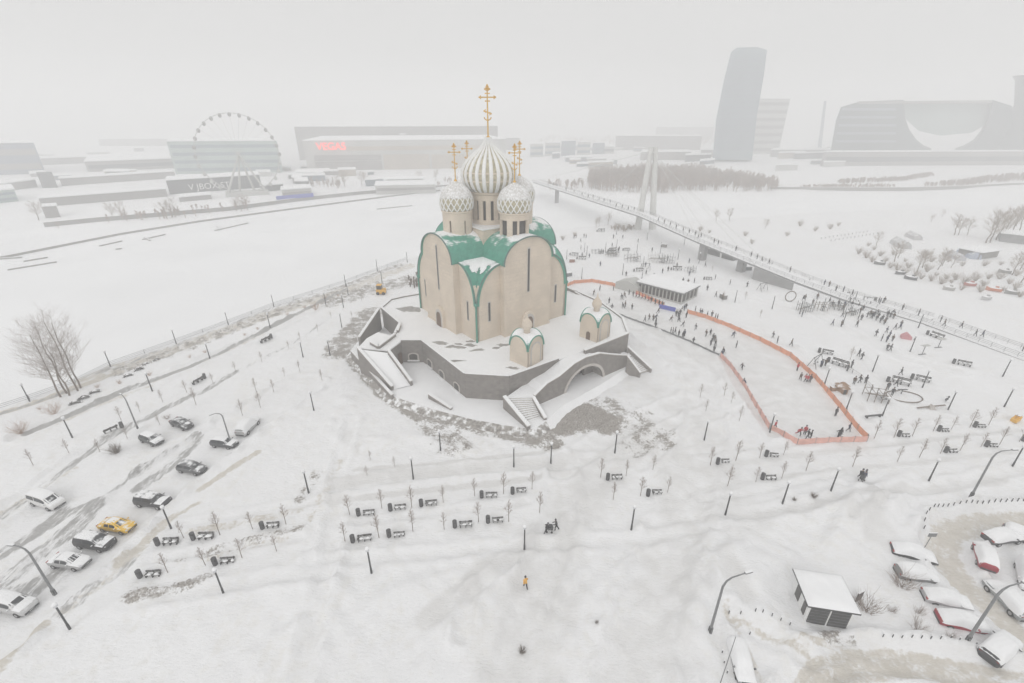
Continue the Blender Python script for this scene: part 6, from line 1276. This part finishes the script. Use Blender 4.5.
for (xa, xb, ya, yb_) in ((0,60,152,184),(60,170,150,190),(120,280,150,192),(255,310,168,196),(290,370,172,190),(545,600,150,172),(560,700,150,166),(760,830,150,176)):
    for q in range(7):
        x0 = rj.uniform(xa, xb); w0 = rj.uniform(6, 34); y0 = rj.uniform(ya, yb_); kk += 1
        block('low_building', 'faint low snow-roofed building lost in the far jumble, {} of the tangle'.format(ordw(kk)), (x0, y0), (min(x0+w0, xb+14), y0-rj.uniform(-.3,1.2)), y0-rj.uniform(2.5,7.0), rj.uniform(10,26), rj.choice(['farwall','farpale','farpale','fartan','farblue','fardark']), rj.choice([0,1,1,2]), rj.choice(['fardark','farwall','glassy']), group='faint low buildings in the far jumble')
# leaning tower and its neighbour
def prism_px(name, label, foot, tops, dep, m, cat='tower'):
    a, b = G(*foot[0]), G(*foot[-1]); e = b-a; L_ = np.hypot(*e); d = e/L_; n = np.array([-d[1], d[0]]); n = n if np.dot(n, a) > 0 else -n
    n = (a+b)/np.hypot(*(a+b)); t = thing(name, label, cat, (*a, 0)); return t, a, b, d, n, L_
t, a, b, d, n, L_ = prism_px('leaning_tower', 'tall leaning glass tower block fading into the snow', ((713,162),(757,162)), None, 30, 'glassy')
pr = [onplane(x, y, a, b) for x, y in ((712.5,160),(716,120),(724,80),(731,52),(737,47.5),(757,47),(767,50),(764,75),(757,115),(752,160))]
MB().slab(pr, (0,0), d, n, 0, 34).build('wall', M['glassy'], t)
for k in range(16):
    y = 60+k*5.8; x0, x1 = np.interp(y, (47,52,80,120,160), (734,731,724,716,712.5)), np.interp(y, (47,50,75,115,160), (766,767,764,757,752))
    q = [onplane(x, y_, a, b) for x, y_ in ((x0+1,y),(x1-1,y),(x1-1,y+2.4),(x0+1,y+2.4))]; MB().slab(q, (0,0), d, n, -.4, .2).build('window_band', M['farblue'], t)
t, *_ = block('tower_block', 'pale square tower behind the leaning tower', (746,154),(778,153.5), 99, 16, 'farpale', 7, 'farwall')
t, a, b, d, n, L_ = prism_px('slant_sculpture', 'thin slanting pylon barely seen beside the arched building', ((816,150),(824,150)), None, 6, 'farwall'); pr = [onplane(x, y, a, b) for x, y in ((817,152),(821,152),(826.5,101),(824,101))]; MB().slab(pr, (0,0), d, n, 0, 6).build('shaft', M['farblue'], t)
# arched building
t, a, b, d, n, L_ = prism_px('arched_building', 'massive grey glass building with a great round arch cut through it', ((831,161),(1012,160)), None, 50, 'glassy')
OP = lambda x, y: onplane(x, y, a, b)
for nm, pts in (('wing', ((829,161),(836,120),(841,107),(860,101.5),(903,100),(903,118),(907,130),(914,140),(922,147),(931,150.5),(931,161))), ('wing', ((1012,160),(1012,106),(993,100),(989,118),(984,131),(976,141),(966,147),(956,150.5),(956,161)))):
    MB().slab([OP(*q) for q in pts], (0,0), d, n, 0, 55).build(nm, M['archglass'], t)
MB().slab([OP(*q) for q in ((903,101),(990,101),(990,115),(985,126),(972,133),(940,136),(918,131),(905,119))], (0,0), d, n, 14, 40).build('bridge_hall', M['fargreen'], t)
MB().slab([OP(*q) for q in ((858,101.3),(992,100.2),(992,103),(858,104))], (0,0), d, n, -1.2, 20).build('cornice', M['farwall'], t)
for k in range(5): y = 108+k*8; MB().slab([OP(*q) for q in ((842-k*1.6,y),(896,y),(896,y+2.5),(842-k*1.6,y+2.5))], (0,0), d, n, -.5, .2).build('window_band', M['farblue'], t)
block('podium', 'long low grey podium before the arched building', (820,166),(1030,165), 151.5, 20, 'farwall', 1)
t, a, b, d, n, L_ = prism_px('flared_tower', 'flared funnel-shaped tower at the edge of view by the arched building', ((1004,160),(1040,160)), None, 20, 'glassy')
M_ = 0; c_ = G(1028,160)-a; R_ = hgt((1030,160),(1030,76)); m = MB(); m.lathe([(52,-1),(42,R_*.35),(33,R_*.66),(41,R_*.95),(45,R_)], 36, (*c_,0)); m.build('wall', M['archglass'], t); m = MB(); m.lathe([(44.8,R_+.05),(42,R_+1),(.1,R_+1.3)], 36, (*c_,0)); m.build('roof_snow', M['snow'], t)
# ferris wheel
fc = G(248,195); Rw = None; zc_ = hgt((248,195),(248,153.5)); zt_ = hgt((248,195),(248,113)); Rw = zt_-zc_
t = thing('ferris_wheel', 'pale ferris wheel with dark cabins on the far bank', 'ferris wheel', (*fc, 0), math.atan2(fc[1], fc[0])-PI/2)
m = MB(); m.tube([(Rw*math.cos(k), -.8, zc_+Rw*math.sin(k)) for k in np.linspace(0, 2*PI, 61)], .22, 5, False); m.tube([(Rw*math.cos(k), .8, zc_+Rw*math.sin(k)) for k in np.linspace(0, 2*PI, 61)], .22, 5, False); m.build('rim', M['farpale'], t)
m = MB()
for k in range(28): q = 2*PI*k/28; m.tube([(0,0,zc_),(Rw*math.cos(q),0,zc_+Rw*math.sin(q))], .05, 4)
m.build('spoke', M['farpale'], t); m = MB(); m.tube([(0,-2.2,zc_),(0,2.2,zc_)], 1.2, 10); m.build('hub', M['farpale'], t)
for k in range(28): q = 2*PI*k/28; m = MB(); m.sm = True; m.ball(((Rw+.3)*math.cos(q),0,zc_+(Rw+.3)*math.sin(q)-1.1), 1.15, 8, (.95,.95,1.2)); m.build('cabin', M['farwall'] if math.sin(q) > -.1 else M['farpale'], t)
for x in (-13, -5, 5, 13): m = MB(); m.tube([(x,-3.5 if abs(x) > 6 else 3.5,-1),(0,-1.8 if abs(x) > 6 else 1.8,zc_)], [.8,.5], 7); m.build('leg', M['farpale'], t)
MB().box((0,0,1.2),(26,10,2.6)).build('base', M['farpale'], t)
# ------------------------------------------------------------------ far woods: masses of bare trunks and twigs
def woods(name, poly_pts, count, h, m, seed, label):
    rnd = random.Random(seed); P = [G(*q) for q in poly_pts]; xs_ = [p[0] for p in P]; ys_ = [p[1] for p in P]; mb = MB(); k = 0
    while k < count:
        x, y = rnd.uniform(min(xs_), max(xs_)), rnd.uniform(min(ys_), max(ys_))
        if not inside(np.array([x]), np.array([y]), P)[0]: continue
        hh = h*rnd.uniform(.5,1.05); mb.tube([(x,y,-1),(x+rnd.uniform(-.4,.4),y,hh*.9)], [.22,.07], 3, False)
        for j in range(20):
            z = hh*rnd.uniform(.2,.98); a = rnd.uniform(0, 6.28); r = hh*.30*rnd.uniform(.4,1.1)*(1.2-.75*z/hh); p0 = (x,y,z*.88); p1 = (x+r*math.cos(a), y+r*math.sin(a), z*.88+r*1.1)
            mb.tube([p0, p1], [.16,.08], 3, False)
        k += 1
    o = mb.build(name, M[m]); tag(o, label, None, None, 'stuff'); return o
M['woodland'] = mat('woodland_twigs', (.36,.295,.255), .9, .15, .1)
woods('woodland', ((586,188),(590,176),(640,172),(704,172),(704,189),(664,192),(620,191)), 1300, 9.5, 'woodland', 1, 'brownish mass of bare woods on the far bank behind the bridge pylon')
woods('woodland', ((700,189),(702,173),(726,175),(774,184),(778,190),(740,191)), 460, 8, 'woodland', 2, 'lower mass of bare woods thinning towards the leaning tower')
woods('scrub', ((552,190),(545,184),(580,182),(588,186)), 50, 5, 'woodland', 3, 'low bare scrub at the far end of the footbridge')
woods('woodland', ((540,146),(720,146),(720,139),(540,139)), 260, 12, 'woodland', 4, 'faint line of woods at the skyline behind the pylon')
woods('hedge_belt', ((836,181.5),(900,179),(930,174),(934,176),(905,181),(840,184)), 420, 3.2, 'woodland', 5, 'thin dark hedge belt on the far bank slope'); woods('hedge_belt', ((920,187),(960,182.5),(985,178),(1040,175),(1040,180),(990,183),(960,187)), 480, 4.2, 'woodland', 6, 'broad hedge belt below the flared tower'); woods('hedge_belt', ((800,187),(840,185.5),(895,185.5),(895,187.5),(803,188.8)), 260, 2.2, 'woodland', 7, 'low hedge belt just above the embankment wall')
woods('shore_scrub', ((612,229),(634,227),(634,231),(614,232.5)), 16, 2.6, 'browntwig', 8, 'low bare scrub at the foot of the bridge pylon')
woods('shore_scrub', ((405,283),(418,270),(424,276),(424,290),(414,290)), 26, 2.0, 'bark', 9, 'dark scrub and dumped stone behind the church corner')
woods('bank_scrub', ((300,186),(312,182),(345,184),(340,189)), 24, 6, 'woodland', 10, 'bare scrub at the foot of the mall'); woods('bank_scrub', ((436,187),(442,180),(460,180),(460,187)), 14, 5, 'woodland', 11, 'bare scrub between stepped pavilion and church')
woods('bank_scrub', ((100,222),(130,216),(250,205),(262,207),(180,217)), 36, 4.5, 'woodland', 12, 'bare scrub along the far embankment below the lettered building')
SH = [Kind(make_bush(90+k, 34, 2.3, 'browntwig', .03)) for k in range(3)]
rs_ = random.Random(12)
MS = [(874,250),(880,256),(885,262),(890,268),(897,270),(904,274),(908,268),(915,276),(921,279),(927,272),(931,281),(936,276),(941,284),(946,279),(951,283),(955,280),(961,290),(964,284),(975,281),(980,292),(983,286),(988,279),(999,279),(1003,291),(1009,284),(1015,289),(1019,297),(1016,276),(872,262),(866,258),(868,246),(858,254),(931,262),(948,262),(962,266),(984,266),(1000,265),(924,258),(905,262),(893,255)]
for i, q in enumerate(MS): rs_.choice(SH).put(at(*q), i*1.3, 'brownish bare shrub among the laid-up boats, {} from the pontoon side'.format(ordw(i+1)), rs_.uniform(.55,1.25))['group'] = 'shrubs at the marina'
for i, q in enumerate(((612,229),(617,228),(622,229.5),(628,228.5),(575,236),(563,240),(700,231),(709,233),(745,236),(752,244),(830,229),(838,226),(815,231),(787,236),(800,226))): rs_.choice(SH).put(at(*q), i*1.3, 'small hazy shrub on the snowy shore, {} from the church along the footbridge'.format(ordw(i+1)), rs_.uniform(.7,1.3))['group'] = 'shrubs on the far shore'
# the snow gives way round whatever stands in it
_v = go.data.vertices; co_ = np.empty(X.size*3); _v.foreach_get('co', co_); co_ = co_.reshape(-1, 3); z2 = co_[:, 2].reshape(shp); wv = wear.reshape(shp[0], shp[1], 4)
for o in scene.objects:
    if o.parent: continue
    k = o.name.split('.')[0]
    R_, dz, pk = dict(park_lamp=(.9,.10,.25), street_lamp=(1.2,.16,.3), park_bench=(1.9,-.06,.42), litter_bin=(.9,-.05,.4), young_tree=(.7,.08,.22), bollard=(.5,.08,.15), person=(.8,-.04,.35), parked_car=(3.0,-.05,.42), parked_van=(3.2,-.05,.42), bare_bush=(1.0,.08,.2), garage=(.1,0,0), swing=(2.0,-.08,.5), climbing_frame=(2.6,-.06,.5)).get(k, (0,0,0))
    if not R_: continue
    if k in ('parked_car','parked_van') and o.location[0] > 20: R_, dz, pk = 2.3, .22, .15
    x0, y0 = o.location[0], o.location[1]
    i0, i1 = np.searchsorted(xs, (x0-2*R_, x0+2*R_)); j0, j1 = np.searchsorted(ys, (y0-2*R_, y0+2*R_))
    if i1 <= i0 or j1 <= j0: continue
    d_ = np.hypot(GX[j0:j1, i0:i1]-x0, GY[j0:j1, i0:i1]-y0); z2[j0:j1, i0:i1] += dz*np.exp(-(d_/R_)**2); wv[j0:j1, i0:i1, 2] = np.maximum(wv[j0:j1, i0:i1, 2], pk*np.exp(-(d_/R_)**2))
co_[:, 2] = z2.ravel(); _v.foreach_set('co', co_.ravel()); ca.data.foreach_set('color', wv.ravel()); go.data.update()
print('objects', len(scene.objects))
